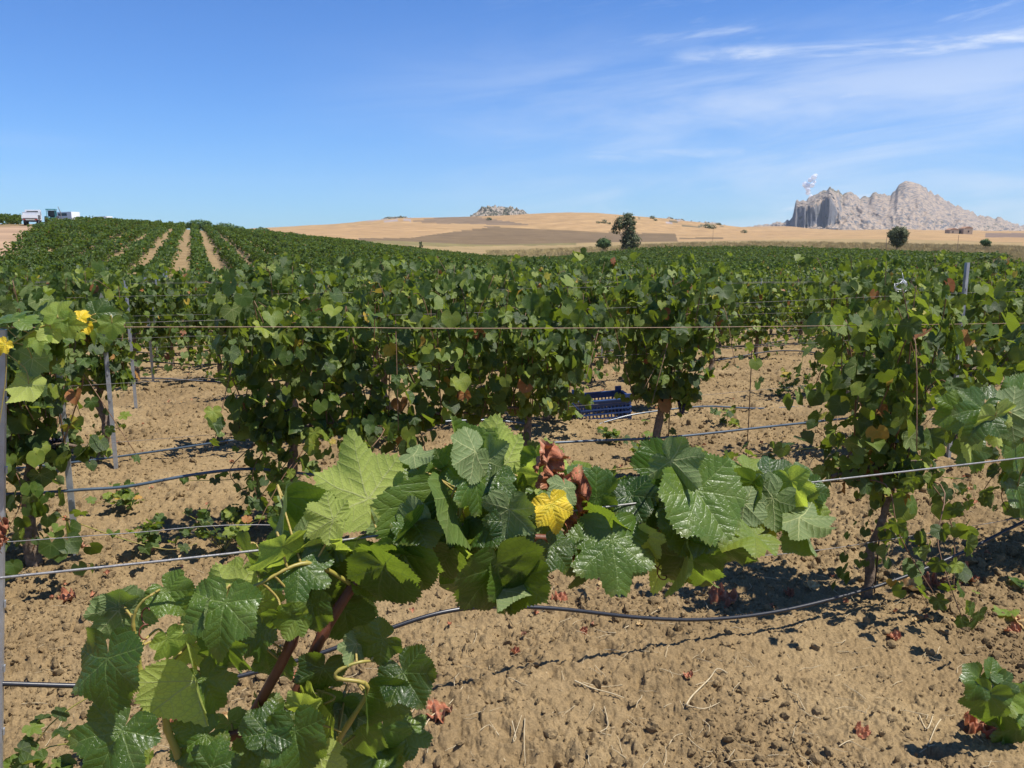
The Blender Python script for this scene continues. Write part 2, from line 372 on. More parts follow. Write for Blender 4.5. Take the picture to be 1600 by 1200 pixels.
    nt.links.new(b.outputs[0], mx.inputs[1]); nt.links.new(tr.outputs[0], mx.inputs[2]); nt.links.new(mx.outputs[0], out.inputs[0])
    return m_
GREENS = [(0.0, (.014, .036, .005)), (0.40, (.026, .062, .007)), (0.62, (.050, .102, .011)), (0.78, (.110, .170, .018)), (0.90, (.22, .28, .03)), (0.965, (.17, .24, .03)),
          (0.978, (.42, .38, .04)), (0.988, (.50, .30, .06)), (0.994, (.38, .15, .06)), (1.0, (.26, .10, .05))]
FGREENS = [(0.0, (.016, .040, .006)), (0.45, (.030, .070, .009)), (0.80, (.060, .115, .015)), (0.985, (.15, .21, .03)), (0.995, (.36, .22, .05)), (1.0, (.30, .09, .04))]
HGREEN = [(0.0, (.022, .058, .007)), (0.45, (.048, .108, .012)), (1.0, (.115, .195, .024))]
MAT_LEAF = leaf_mat('vine_leaf', GREENS, (.16, .22, .06), (.34, .44, .025), rough=.50, spec=.35, tfac=.33)
MAT_LEAF_FAR = leaf_mat('vine_leaf_far', FGREENS, (.13, .19, .05), (.24, .34, .025), detail=False, rough=.55, spec=.3, tfac=.30)
MAT_HERO = leaf_mat('large_vine_leaf', HGREEN, (.19, .26, .09), (.34, .48, .035), rough=.35, tfac=.36, spec=.5)
MAT_PALE = leaf_mat('pale_vine_leaf', [(0, (.15, .24, .04)), (1, (.20, .30, .05))], (.46, .54, .13), (.70, .85, .09), rough=.5, tfac=.5)
MAT_YEL = leaf_mat('yellow_leaf', [(0, (.75, .56, .02)), (1, (.80, .62, .03))], (.65, .52, .06), (.75, .55, .03), rough=.5, tfac=.3, vein=(.45, .5, .08))
MAT_RUST = leaf_mat('dry_leaf', [(0, (.40, .14, .065)), (.5, (.52, .22, .11)), (1, (.34, .12, .055))], (.58, .27, .16), (.40, .10, .03), rough=.75, tfac=.16, vein=(.45, .22, .13), mottle=True)
MAT_TAN = leaf_mat('tan_leaf', [(0, (.62, .46, .22)), (1, (.5, .32, .12))], (.6, .45, .25), (.5, .3, .1), rough=.8, tfac=.15, vein=(.6, .45, .3), mottle=True)
MAT_PET = simple('petiole', (.40, .36, .08), (.46, .29, .08), .5, 30)
MAT_SHOOT = simple('green_shoot', (.28, .32, .055), (.42, .30, .07), .45, 14)
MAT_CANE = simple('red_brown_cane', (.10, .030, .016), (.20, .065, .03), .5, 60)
MAT_CANE2 = simple('brown_cane', (.17, .08, .04), (.27, .15, .07), .6, 40)  # lighter brown for the row canes and dry stems
MAT_BARK = simple('bark', (.13, .085, .055), (.30, .22, .155), .9, 45, bs=1.0, bd=.01)
MAT_STEEL = simple('galvanised_steel', (.42, .44, .46), (.58, .60, .62), .42, 35, .55)
MAT_WIRE = simple('wire', (.26, .25, .24), (.36, .35, .34), .5, 80, .35)
MAT_WIRE_OLD = simple('old_wire', (.20, .18, .165), (.28, .25, .23), .75, 80, .1)
MAT_RUSTWIRE = simple('rusty_wire', (.42, .28, .18), (.30, .20, .13), .6, 80, .2)
MAT_ROD = simple('rusty_rod', (.07, .045, .03), (.13, .07, .045), .8, 60, .3)
MAT_HOSE = simple('black_hose', (.012, .013, .016), (.024, .025, .03), .36, 30, 0, .6, .1)
MAT_HOSEB = simple('weathered_sky_tint_hose', (.05, .075, .10), (.09, .13, .17), .30, 12, 0, .7, .1)  # paler from weathering; the sky's blue reflection is put into the colour
MAT_STRAW = simple('straw', (.52, .40, .22), (.66, .54, .34), .8, 50)

def soil_mat():
    m_, nt, out = new_mat('soil'); g = nt.nodes.new('ShaderNodeNewGeometry'); P = g.outputs['Position']
    fc = N(nt, 'ShaderNodeAttribute', attribute_name='field')
    fac = N(nt, 'ShaderNodeAttribute', attribute_name='soil')
    n1 = NOISE(nt, P, 1.1, 5); n2 = NOISE(nt, P, 24, 5, .6); n3 = NOISE(nt, P, 130, 4, .65)
    c = ramp(nt, [(.3, (.172, .118, .058)), (.5, (.226, .157, .078)), (.72, (.280, .202, .104))], n1)
    c = MIX(nt, .5, c, MIX(nt, 1.0, c, ramp(nt, [(.3, .62), (.7, 1.35)], n2), 'MULTIPLY'))
    c = MIX(nt, .55, c, MIX(nt, 1.0, c, ramp(nt, [(.32, .55), (.68, 1.4)], n3), 'MULTIPLY'))
    fl = SS(nt, NOISE(nt, P, 70, 3, .5), .70, .76)
    c = MIX(nt, M(nt, 'MULTIPLY', fl, .35), c, (.33, .25, .15))
    # far fields: colour per field, streaked along the contours
    mp = nt.nodes.new('ShaderNodeMapping'); mp.inputs['Scale'].default_value = (.012, .03, .3); nt.links.new(P, mp.inputs[0])
    s1 = NOISE(nt, mp.outputs[0], 3.0, 9, .68)
    s2 = NOISE(nt, P, .09, 6, .65)
    f = MIX(nt, .7, fc.outputs['Color'], MIX(nt, 1.0, fc.outputs['Color'], ramp(nt, [(.3, .60), (.7, 1.35)], s1), 'MULTIPLY'))
    f = MIX(nt, .6, f, MIX(nt, 1.0, f, ramp(nt, [(.3, .7), (.7, 1.25)], s2), 'MULTIPLY'))
    c = MIX(nt, fac.outputs['Fac'], f, c)
    bh = M(nt, 'ADD', M(nt, 'MULTIPLY', n3, .6), M(nt, 'MULTIPLY', NOISE(nt, P, 380, 3, .6), .35))
    b = bsdf(nt, c, .95, 0, .15, bh, .9, .008); nt.links.new(b.outputs[0], out.inputs[0]); return m_
MAT_SOIL = soil_mat()

# ------------------------------------------------------------------ the ground
def build_ground():
    a_in = np.arctan((np.linspace(-90, 1690, 1080) - 800) / F)
    a_out = np.linspace(a_in[-1], a_in[0] + 2 * np.pi, 46)[1:-1]
    az_ = np.concatenate([a_in, a_out]); nc = len(az_)
    rr = np.concatenate([np.exp(np.linspace(np.log(1.9), np.log(17.0), 860))[:-1], np.exp(np.linspace(np.log(17.0), np.log(6000.0), 250))])
    rr = np.concatenate([[0.3, 1.0, 1.5], rr]); nr = len(rr)
    Rg, A = np.meshgrid(rr, az_, indexing='ij')
    d = Rg / 1.0
    X = d * np.sin(A); Y = d * np.cos(A)
    Z = macro(X, Y) + micro(X, Y)
    V = np.stack([X, Y, Z], -1).reshape(-1, 3)
    i, j = np.meshgrid(np.arange(nr - 1), np.arange(nc), indexing='ij')
    j2 = (j + 1) % nc
    Fq = np.stack([i * nc + j, i * nc + j2, (i + 1) * nc + j2, (i + 1) * nc + j], -1).reshape(-1, 4)[:, ::-1]
    me = mk_mesh('ground', V, np.ascontiguousarray(Fq), MAT_SOIL, True)
    # field colours
    Xf, Yf, Zf = V[:, 0], V[:, 1], V[:, 2]
    r, px = polar(Xf, Yf)
    dep = Yf * math.cos(PITCH) - (Zf - EYE) * math.sin(PITCH)
    up = Yf * math.sin(PITCH) + (Zf - EYE) * math.cos(PITCH)
    py = 600 - F * up / np.maximum(dep, .1)
    wob = (fbm(px / 40, r / 60, 3, 91) - .5) * 6
    gold = np.array([.50, .335, .150]); gold2 = np.array([.47, .295, .140]); brown = np.array([.225, .158, .078]); plough = np.array([.27, .195, .115])
    dry = np.array([.42, .31, .135]); olive = np.array([.27, .225, .085]); pale = np.array([.60, .42, .20])
    C = np.tile(gold, (len(r), 1))
    k = fbm(px / 120, r / 300, 3, 95)[:, None]; C = C * (1 - k * .5) + gold2 * k * .5
    def put(mask, c):
        C[mask] = c
    top = np.interp(px, [640, 680, 770, 860, 900, 1000, 1055, 1060], [372, 366, 354.5, 358, 361, 364.5, 365, 378])
    far = r > 215
    put(far & (py > top) & (px > 560) & (px < 1062) & (py < 500), brown)
    top2 = np.interp(px, [1050, 1170, 1300], [374, 373, 372])
    put(far & (px > 1062) & (px < 1130) & (py > 371.5) & (py < 373.5), brown)
    put(far & (r < 420) & (px > 640) & (px < 1600) & (py + wob > np.interp(px, [640, 780, 900, 1000, 1200, 1600], [378, 380, 375, 374, 372, 374])), dry)
    put(far & (r < 420) & (px < 900) & (py + wob > 377) & (py + wob < 384), olive)
    put(far & (px > 640) & (px < 868) & (py + wob * .25 < np.interp(px, [640, 700, 760, 870], [345.5, 350, 354.5, 357])) & (py + wob * .25 > np.interp(px, [640, 690, 745, 800, 868], [345.5, 339, 338.5, 347, 357])), plough)
    put(far & (px > 705) & (px < 1000) & (py > np.interp(px, [705, 800, 900, 1000], [349, 352, 356, 360])) & (py < np.interp(px, [705, 730, 770, 860, 1000], [351, 353, 354.5, 358, 362])), gold)
    put(far & (px > 1350) & (r > 215) & (r < 330) & (py + wob > 380), np.array([.33, .23, .12]))
    put(far & (px > 1540) & (px < 1800) & (py < 371) & (py > 364), np.array([.26, .19, .13]))
    rockn = fbm(Xf / 25, Yf / 25, 4, 99)
    put((r > 800) & (rockn > .64) & (((px > 1040) & (px < 1170) & (py < 352)) | ((px > 560) & (px < 660) & (py < 346))), np.array([.42, .38, .36]))
    put((r > 800) & (rockn < .36) & (((px > 990) & (px < 1170) & (py < 356))), np.array([.15, .14, .08]))
    road = (px < 80) & (px > -900) & (r > np.interp(px, [-600, -100, 0, 20, 45, 66, 82], [38, 48, 55, 70, 92, 110, 124])) & (r < np.interp(px, [-900, 0, 75], [100, 128, 132]))
    put(road, np.array([.50, .34, .20]))
    soil = np.clip((240 - r) / 40, 0, 1); soil[road] = 0
    headl = (r < 215) & (px > 850) & (r > 66)
    soilm = soil.copy()
    drystrip = (px > 1250) & (r > 55) & (r < 80) | ((px > 1500) & (r > 60) & (r < 215))
    C[drystrip] = np.array([.50, .40, .17]); soilm[drystrip] = 0
    C = C * np.array([.66, .64, .67])
    ca = me.attributes.new('field', 'FLOAT_COLOR', 'POINT'); ca.data.foreach_set('color', np.concatenate([C, np.ones((len(C), 1))], 1).astype(np.float32).ravel())
    sa = me.attributes.new('soil', 'FLOAT', 'POINT'); sa.data.foreach_set('value', soilm.astype(np.float32))
    return obj('ground', me, kind='structure')
build_ground()

# ------------------------------------------------------------------ mountain and crags
def rock_mat(name, slope_c, cliff_c, green_c, sc=.02):
    m_, nt, out = new_mat(name); g = nt.nodes.new('ShaderNodeNewGeometry'); P = g.outputs['Position']
    s = nt.nodes.new('ShaderNodeSeparateXYZ'); nt.links.new(g.outputs['Normal'], s.inputs[0])
    n1 = NOISE(nt, P, sc, 10, .72); n2 = NOISE(nt, P, sc * 4, 6, .6)
    steep = SS(nt, M(nt, 'ADD', s.outputs[2], M(nt, 'MULTIPLY', M(nt, 'SUBTRACT', n1, .5), .3)), .35, .62)
    c = MIX(nt, steep, cliff_c, MIX(nt, SS(nt, n2, .42, .62), slope_c, tuple(v * .78 for v in cliff_c)))
    at = N(nt, 'ShaderNodeAttribute', attribute_name='veg')
    gm = SS(nt, M(nt, 'ADD', M(nt, 'ADD', n1, M(nt, 'MULTIPLY', M(nt, 'SUBTRACT', n2, .5), .8)), M(nt, 'MULTIPLY', at.outputs['Fac'], .25)), .60, .66)
    c = MIX(nt, M(nt, 'MULTIPLY', gm, .85), c, green_c)
    b = bsdf(nt, c, .95, 0, .1, n2, .6, 6.0); nt.links.new(b.outputs[0], out.inputs[0]); return m_
MAT_ROCK = rock_mat('mountain_rock', (.345, .265, .192), (.150, .152, .160), (.05, .062, .035))
def mountain():
    SX = [1120, 1160, 1200, 1224, 1237, 1240, 1262, 1280, 1292, 1305, 1313, 1322, 1340, 1352, 1363, 1385, 1393, 1398, 1408, 1417, 1430, 1442, 1455, 1475, 1495, 1510, 1522, 1540, 1560, 1578, 1600, 1680]
    SY = [362, 358, 351, 347, 341, 317, 313, 302, 296, 300, 307, 301, 312, 309, 304, 307, 301, 292, 286, 287.5, 291, 298, 307, 316, 324, 329, 337, 341, 342, 348, 354, 358]
    px = np.arange(1120, 1681, 1.4); nt_ = 150
    d0 = 2500.; d1 = 3150.; y0 = 366.
    sky_y = np.interp(px, SX, SY)
    t = np.linspace(0, 1.0, nt_)
    PX, T = np.meshgrid(px, t)
    S = np.tile(sky_y, (nt_, 1))
    cl = np.clip(1.25 * np.exp(-np.abs((PX - 1268) / 36) ** 4), 0, 1)                         # how cliff-like this column is
    wid = .035
    prof_sl = T ** .95
    ccut = .30 + .05 * (fbm(PX / 9, T * 0, 3, 5) - .5)
    cliff = np.clip((T - ccut) / wid, 0, 1)
    prof_c = .16 * np.clip(T / .3, 0, 1) + .62 * cliff + .22 * np.clip((T - ccut - wid) / (1 - .33), 0, 1)
    prof = prof_sl * (1 - cl) + prof_c * cl
    slant = PX + T * 34 * np.sign(1408 - PX) * np.clip(np.abs(1408 - PX) / 60, 0, 1)
    rid = lambda a, b, o, sd: 1 - np.abs(fbm(a, b, o, sd, .55) - .5) * 2
    g1 = rid(slant / 30, T * 1.6, 5, 7); g2 = rid(slant / 11 + 3, T * 4.5, 5, 17); g3 = fbm(PX / 3.2, T * 40, 4, 27, .6) - .5
    up = y0 - (y0 - S) * prof
    D = d0 + (d1 - d0) * T - g1 * 150 * T * (1 - T) * 3 - (rid(PX / 9 + fbm(PX / 20, T * 5, 3, 61) * 4, T * 6, 6, 47) ** 1.3) * 60 * cl * (T > .1)
    Zt = EYE + (368 - up) * D / F
    env = np.clip(T * 5, 0, 1) * (1 - .80 * T ** 4) * (1 - .55 * np.clip((PX - 1320) / 60, 0, 1))
    Zt += ((g1 - .75) * 30 + (g2 - .75) * 15 + g3 * 9) * env * (1 - .5 * cl)
    Zt += (fbm(PX / 4.5, T * 0 + 3, 4, 57) - .5) * 22 * T ** 6 * np.clip(1.3 - np.abs(PX - 1400) * 0 , 0, 1) * (np.abs(PX - 1415) > 22)
    Dm = D
    # far side
    tb = np.linspace(0, 1, 12)[1:]
    PB, TB = np.meshgrid(px, tb)
    ZB = Zt[-1][None, :] * (1 - TB) ** 1.3; DB = Dm[-1][None, :] + 700 * TB
    D = np.vstack([Dm, DB]); Zt = np.vstack([Zt, ZB]); P = np.vstack([PX, PB])
    Zt[0] -= 25
    V = np.stack([(P - 800) / FX * D, D, Zt], -1)
    nr, nc = P.shape
    i, j = np.meshgrid(np.arange(nr - 1), np.arange(nc - 1), indexing='ij')
    Fq = np.stack([i * nc + j, i * nc + j + 1, (i + 1) * nc + j + 1, (i + 1) * nc + j], -1).reshape(-1, 4)
    me = mk_mesh('mountain', V.reshape(-1, 3), Fq, MAT_ROCK, False)
    veg = np.zeros(P.shape)
    veg += np.exp(-((P - 1292) / 26) ** 2) * np.clip((np.vstack([T, np.ones_like(TB)]) - .72) * 5, 0, 1) * 1.1
    veg += np.exp(-((P - 1365) / 40) ** 2) * np.clip((np.vstack([T, np.ones_like(TB)]) - .8) * 5, 0, 1) * .6
    veg += np.exp(-((P - 1545) / 25) ** 2) * .35
    veg -= .30
    a = me.attributes.new('veg', 'FLOAT', 'POINT'); a.data.foreach_set('value', veg.astype(np.float32).ravel())
    return obj('mountain', me, kind='structure')
mountain()
def crag(name, pts, d, depth, seed, mat, label):
    """a rocky outcrop: an uneven ridge of real depth whose crest runs through the given columns"""
    xs = [p[0] for p in pts]; px = np.arange(xs[0], xs[-1] + .1, .8); y = np.interp(px, xs, [p[1] for p in pts]); base = np.interp(px, xs, [p[2] for p in pts])
    T = np.linspace(-1, 1, 26); PX, TT = np.meshgrid(px, T)
    h = np.clip(1 - np.abs(TT) ** 1.6, 0, 1)
    D = d + depth * TT * .5
    crest = EYE + (368 - y) * d / F; bz = EYE + (368 - base) * d / F - 6
    Z = bz + (crest - bz) * h + (fbm(PX / 3, TT * 6, 4, seed) - .5) * (crest - bz) * .55 * (h > 0)
    V = np.stack([(PX - 800) / FX * D, D, Z], -1); nr, nc = PX.shape
    i, j = np.meshgrid(np.arange(nr - 1), np.arange(nc - 1), indexing='ij')
    Fq = np.stack([i * nc + j, i * nc + j + 1, (i + 1) * nc + j + 1, (i + 1) * nc + j], -1).reshape(-1, 4)
    me = mk_mesh(name, V.reshape(-1, 3), Fq, mat, False)
    a = me.attributes.new('veg', 'FLOAT', 'POINT'); a.data.foreach_set('value', np.full(len(V.reshape(-1, 3)), .60, np.float32))
    return obj(name, me, label=label, cat='rock outcrop')
MAT_CRAG = rock_mat('crag_rock', (.30, .25, .20), (.34, .32, .30), (.035, .045, .028), .05)
crag('rock_outcrop', [(735, 338, 341), (745, 333, 341), (756, 324.5, 341), (775, 325, 341), (790, 326.5, 341), (800, 325.5, 340), (812, 329, 339), (828, 336, 339)], 1060, 110, 5, MAT_CRAG, 'grey flat-topped rock outcrop with dark scrub on the crest of the golden hill')
crag('rock_outcrop', [(1035, 345, 348), (1046, 341, 350), (1060, 344, 352), (1085, 348, 355), (1108, 349, 358), (1122, 350, 360), (1135, 355, 361), (1150, 360, 363)], 1010, 90, 9, MAT_CRAG, 'pale rocky ridge sloping down right beyond the tall tree')
crag('rock_outcrop', [(590, 345, 347), (606, 341, 347), (625, 339, 346), (640, 341, 345), (655, 343, 346)], 1020, 60, 12, MAT_CRAG, 'low row of pale rocks on the left golden crest')

# ------------------------------------------------------------------ leaves
LOBE_T = np.radians([0, 12, 26, 40, 52, 64, 78, 92, 104, 122, 140, 158, 170, 180])
def leaf_mesh(name, mat, nth, nring, seed, sinus=1.0, fold=.15, droop=.12, wave=.06, curl=0.0, teeth=.05, tint=None):
    g = random.Random(seed)
    lr = [1.0, .90, 1 - .32 * sinus, .80, .90, .83, 1 - .40 * sinus, .70, .76, .70, .63, .55, .42, .10]
    th = np.linspace(-np.pi, np.pi, nth, endpoint=False)
    asym = 1 + .05 * np.sin(th + g.random() * 6)
    r = np.interp(np.abs(th), LOBE_T, lr) * asym
    if teeth:
        nt_ = 21 if nth < 70 else 34
        saw = (np.abs(th) * nt_ / np.pi + g.random()) % 1.0
        r = r * (1 + teeth * (1.0 - 2 * saw) * np.clip((np.pi - np.abs(th)) * 1.5, 0, 1)) * (1 + .025 * np.sin(th * 9 + g.random() * 6))
    rings = np.linspace(0, 1, nring + 1)[1:] ** .9
    P = [(0., 0.)]
    for k in rings: P += [(k * a * math.sin(t), k * a * math.cos(t)) for a, t in zip(r, th)]
    P = np.array(P); x, y = P[:, 0], P[:, 1]; rad = np.hypot(x, y); an = np.arctan2(x, y)
    a5 = (an + R_(26)) % R_(52) - R_(26)
    z = fold * np.abs(x) - droop * y * np.abs(y) - droop * .6 * x * x
    z = z - .05 * (1 - np.cos(a5 / R_(26) * np.pi)) * -.5 * np.minimum(rad, .8)
    p1, p2 = g.random() * 6, g.random() * 6
    z = z + wave * rad ** 2 * np.sin(an * 3 + p1) + wave * .8 * rad ** 3 * np.sin(an * 7 + p2)
    X, Y, Z = x.copy(), y.copy(), z
    if curl:
        k = curl * (1 + .3 * np.sin(an * 2 + p1)); ang = k * x
        X = np.where(np.abs(ang) > 1e-4, np.sin(ang) / np.where(np.abs(k) < 1e-3, 1e-3, k), x); Z = Z + (1 - np.cos(ang)) / np.maximum(np.abs(k), .1) * np.sign(curl)
        ang = curl * .55 * y; Y = np.sin(ang) / (curl * .55); Z = Z + (1 - np.cos(ang)) / abs(curl * .55) * .6 + wave * .9 * np.sin(x * 9 + p1) * np.cos(y * 8 + p2)
    V = np.stack([X, Y, Z], -1)
    Fc = [(0, 1 + (i + 1) % nth, 1 + i)[::-1] for i in range(nth)]
    Fc = [(0, 1 + i, 1 + (i + 1) % nth)[::1] for i in range(nth)]
    for k in range(nring - 1):
        b0 = 1 + k * nth; b1 = b0 + nth
        for i in range(nth): Fc.append((b0 + i, b1 + i, b1 + (i + 1) % nth, b0 + (i + 1) % nth))
    Fc = [f[::-1] for f in Fc]
    return mk_mesh(name, V, Fc, mat, True, uv=P)
HERO = {}
for key, mat, curl in (('g', MAT_HERO, 0), ('p', MAT_PALE, 0), ('y', MAT_YEL, 0), ('r', MAT_RUST, 1.05), ('t', MAT_TAN, 1.2)):
    L_ = []
    for s in range(6 if key == 'g' else 3):
        L_.append(leaf_mesh('leaf', mat, 130, 8, 100 + s, sinus=(1.0, .55, .8, 1.15, .45, .7)[s] * (1 if key in 'gpy' else .5), fold=(.18, .28, .10, -.18, .32, .05)[s], droop=(.28, .18, .38, .12, .25, .45)[s],
                            wave=(.09, .14, .08, .13, .10, .17)[s] + (.26 if key == 'r' else 0), curl=curl, teeth=.055))
    HERO[key] = L_
HERO['f'] = [leaf_mesh('leaf', MAT_HERO, 130, 8, 140 + s, sinus=.6, fold=1.5, droop=.2, wave=.08, teeth=.055) for s in range(2)]   # folded along the midrib
HERO['fp'] = [leaf_mesh('leaf', MAT_PALE, 130, 8, 150, sinus=.6, fold=1.3, droop=.3, wave=.08, teeth=.055)]
MID = [leaf_mesh('leaf', MAT_LEAF, 42, 3, 200 + s, sinus=(1.1, .7, .95, .6)[s % 4], fold=(.15, .45, .05, .8, .2, -.15)[s], droop=(.2, .1, .3, .15, .4, .1)[s], wave=(.07, .12, .05, .08, .1, .14)[s], teeth=.05) for s in range(6)]
LOW = []
for s in range(4):
    me_ = leaf_mesh('leaf_low', MAT_LEAF, 14, 1, 300 + s, sinus=.5, fold=(.2, .5, .1, .35)[s], droop=.2, wave=.08, teeth=0)
    co = np.zeros(len(me_.vertices) * 3, np.float32); me_.vertices.foreach_get('co', co)
    LOW.append((co.reshape(-1, 3), np.array([tuple(p.vertices) for p in me_.polygons])))
Q = np.array([(-.75, -.35, .15), (.0, -.3, 0), (.75, -.35, .15), (-.62, .5, .1), (0, .9, -.1), (.62, .5, .1)], np.float32)
QF = np.array([(0, 1, 4, 3), (1, 2, 5, 4)])

def basis(nrm, tip):
    nrm = nrm.normalized(); tip = tip - nrm * tip.dot(nrm)
    if tip.length < 1e-4: tip = nrm.orthogonal()
    tip.normalize(); x = tip.cross(nrm)
    return Matrix((x, tip, nrm)).transposed()

def vine_leaves(g, n_leaf, half=.52, top=1.45, low=.5, thick=.28, size=.062, lowness=.12):
    """leaf placements of one vine: (position, normal, tip, scale); x runs along the row"""
    out = []; canes = []
    nsh = max(5, int(n_leaf / 17)); per = n_leaf / nsh
    for i in range(nsh):
        x0 = g.uniform(-half, half) * .85; y0 = g.uniform(-.05, .05)
        droopy = g.random() < .34
        hang = g.random() < lowness
        tx = x0 + g.uniform(-.55, .55) * half; ty = g.choice((-1, 1)) * g.uniform(.02, thick)
        if hang: pts = [(x0, y0, .62), (x0 + .1, ty, .66), (tx, ty * 1.5, .45), (tx + g.uniform(-.2, .2), ty * 2.1, g.uniform(.12, .3))]
        elif droopy: pts = [(x0, y0, .62), (tx, ty * .6, 1.0), (tx, ty * 1.2, g.uniform(.95, top)), (tx + g.uniform(-.25, .25), ty * 2.0, g.uniform(low, 1.0))]
        else: pts = [(x0, y0, .62), (tx * .5 + x0 * .5, ty * .7, .95), (tx, ty, g.uniform(1.1, top)), (tx + g.uniform(-.15, .15), ty * g.uniform(.4, 1.6), g.uniform(1.05, top + .16))]
        sp = smooth_path(pts, 5); canes.append(sp)
        m_ = len(sp) - 1
        for k in range(int(per + g.random())):
            t = g.random() * m_; a = int(t); p = sp[a].lerp(sp[min(a + 1, m_)], t - a)
            ph = g.uniform(0, 2 * math.pi); out_d = Vector((math.cos(ph) * .6, math.sin(ph), g.uniform(-.2, .5)))
            if g.random() < .6: out_d.y = abs(out_d.y) * (1 if p.y > 0 else -1)
            out_d.normalize()
            pos = p + out_d * g.uniform(.04, .11)
            nrm = Vector((out_d.x * .7, out_d.y * .8, g.uniform(-.1, .9))) + Vector((g.uniform(-.8, .8), g.uniform(-.7, .7), g.uniform(-.4, .4)))
            tip = Vector((out_d.x * .6, out_d.y * .6, -1.0 + g.uniform(-.2, .5))) + Vector((g.uniform(-.5, .5), g.uniform(-.4, .4), 0))
            out.append((pos, nrm, tip, size * g.choice((.5, .7, .85, 1, 1.1, 1.3)) * g.uniform(.85, 1.15)))
    return out, canes
def trunk_mb(g, lean=0.0, h=.62, r=.026):
    pts = [Vector((0, 0, -.06))]
    for k in range(1, 6):
        z = h * k / 5; pts.append(Vector((lean * z + g.uniform(-.03, .03), g.uniform(-.025, .025), z)))
    sp = smooth_path(pts, 4); n = len(sp)
    return MB().tube(sp, [r * (1.5 - .7 * i / n) * g.uniform(.82, 1.2) for i in range(n)], 9), pts[-1]
def arms_mb(g, tip, half):
    mb = MB()
    for s in (-1, 1):
        sp = smooth_path([tip, tip + Vector((s * .12, g.uniform(-.02, .02), .05)), Vector((s * half * .8, g.uniform(-.03, .03), .66))], 4)
        mb.tube(sp, [.014 - .006 * i / len(sp) for i in range(len(sp))], 6)
    return mb
def leaves_to_arrays(leaves, g, protos, sc=1.0):
    VV = []; FF = []; UV = []; TT = []; b = 0
    for (p, nrm, tip, s) in leaves:
        co, fc = protos[g.randrange(len(protos))]
        Mx = np.array(basis(nrm, tip)) * (s * sc)
        V = co @ Mx.T + np.array(p); VV.append(V); FF.append(fc + b); b += len(co); UV.append(co[:, :2]); TT += [g.random()] * len(co)
    return np.concatenate(VV), FF, np.concatenate(UV), TT
def joined_foliage(name, leaves, g, mat, quads=False, sc=1.0):
    if quads:
        V, FF, UV, TT = leaves_to_arrays(leaves, g, [(Q, QF)], sc); return mk_mesh(name, V, np.concatenate(FF), mat, False, uv=UV, tint=TT)
    protos = LOW; V, FF, UV, TT = leaves_to_arrays(leaves, g, [(c, f) for c, f in protos], sc)
    # LOW faces are triangles then quads-free (single ring): all triangles
    return mk_mesh(name, V, np.concatenate(FF), mat, True, uv=UV, tint=TT)

ORD = ['first', 'second', 'third', 'fourth', 'fifth', 'sixth', 'seventh', 'eighth', 'ninth', 'tenth', 'eleventh', 'twelfth', 'thirteenth', 'fourteenth', 'fifteenth', 'sixteenth', 'seventeenth', 'eighteenth',
       'nineteenth', 'twentieth', 'twenty-first', 'twenty-second', 'twenty-third', 'twenty-fourth', 'twenty-fifth', 'twenty-sixth', 'twenty-seventh', 'twenty-eighth', 'twenty-ninth', 'thirtieth',
       'thirty-first', 'thirty-second', 'thirty-third', 'thirty-fourth', 'thirty-fifth', 'thirty-sixth', 'thirty-seventh', 'thirty-eighth', 'thirty-ninth', 'fortieth', 'forty-first', 'forty-second', 'forty-third', 'forty-fourth', 'forty-fifth', 'forty-sixth']
def row_n(k): return 2.68 + 2.08 * k
def px_of(s, n):
    p = sn(s, n); return 800 + F * p.x / p.y if p.y > .1 else 9999

def leaf_objs(vine, leaves, g, protos):
    for (p, nrm, tip, s) in leaves:
        o = bpy.data.objects.new('leaf', protos[g.randrange(len(protos))]); COL.objects.link(o); o.parent = vine
        o.matrix_basis = Matrix.Translation(p) @ basis(nrm, tip).to_4x4() @ Matrix.Scale(s, 4)
def near_vine(s, n, label, seed, n_leaf=270, rod=False, lean=0.0, extra=None, **kw):
    g = random.Random(seed); p = sn(s, n + kw.pop('dn', 0)); tr_ = kw.pop('tr', .026); base = drop(p, 0, False)
    v = empty('grapevine', base, ROWA, label=label, cat='grapevine', group='grapevines in the rows near the camera')
    mb, tip = trunk_mb(g, lean, r=tr_); mb.build('trunk', MAT_BARK, v, True)
    half = kw.get('half', .52)
    arms_mb(g, tip, half).build('arm', MAT_BARK, v, True)
    lv, canes = vine_leaves(g, n_leaf, **kw)
    for c in canes:
        if len(c) > 2: MB().tube(c, [.0042 - .0024 * i / len(c) for i in range(len(c))], 5).build('cane', MAT_CANE2, v, True)
    if extra: lv += extra(g, v)
    if len(lv) > 296: lv = lv[:296]
    leaf_objs(v, lv, g, MID)
    inner, _ = vine_leaves(g, int(n_leaf * 1.5), **{**kw, 'thick': kw.get('thick', .28) * .85, 'size': kw.get('size', .06)})
    for _ in range(26):
        a = g.uniform(0, 6.28); inner.append((Vector((math.cos(a) * .07 + g.uniform(-.1, .1), math.sin(a) * .07, g.uniform(.08, .6))), Vector((math.cos(a), math.sin(a), .6)), Vector((math.cos(a), math.sin(a), -1)), g.uniform(.02, .04)))
    me_ = joined_foliage('inner_leaves', inner, g, MAT_LEAF); obj('inner_leaves', me_, v, kind='stuff')
    for _ in range(g.choice((0, 1, 1, 2)) if kw.get('low', .5) < .75 else 0):
        c = Vector((g.uniform(-.6, .6) * half, g.choice((-1, 1)) * g.uniform(.04, .10), g.uniform(.66, .80))); bo = obj('grape_bunch', BUNCH, v); bo.location = c; bo.rotation_euler = (g.uniform(-.2, .2), g.uniform(-.2, .2), g.uniform(0, 6))
    if rod: MB().tube([(.09, .03, -.1), (.10, .03, 1.05)], .004, 5).build('stake', MAT_ROD, v)
    return v
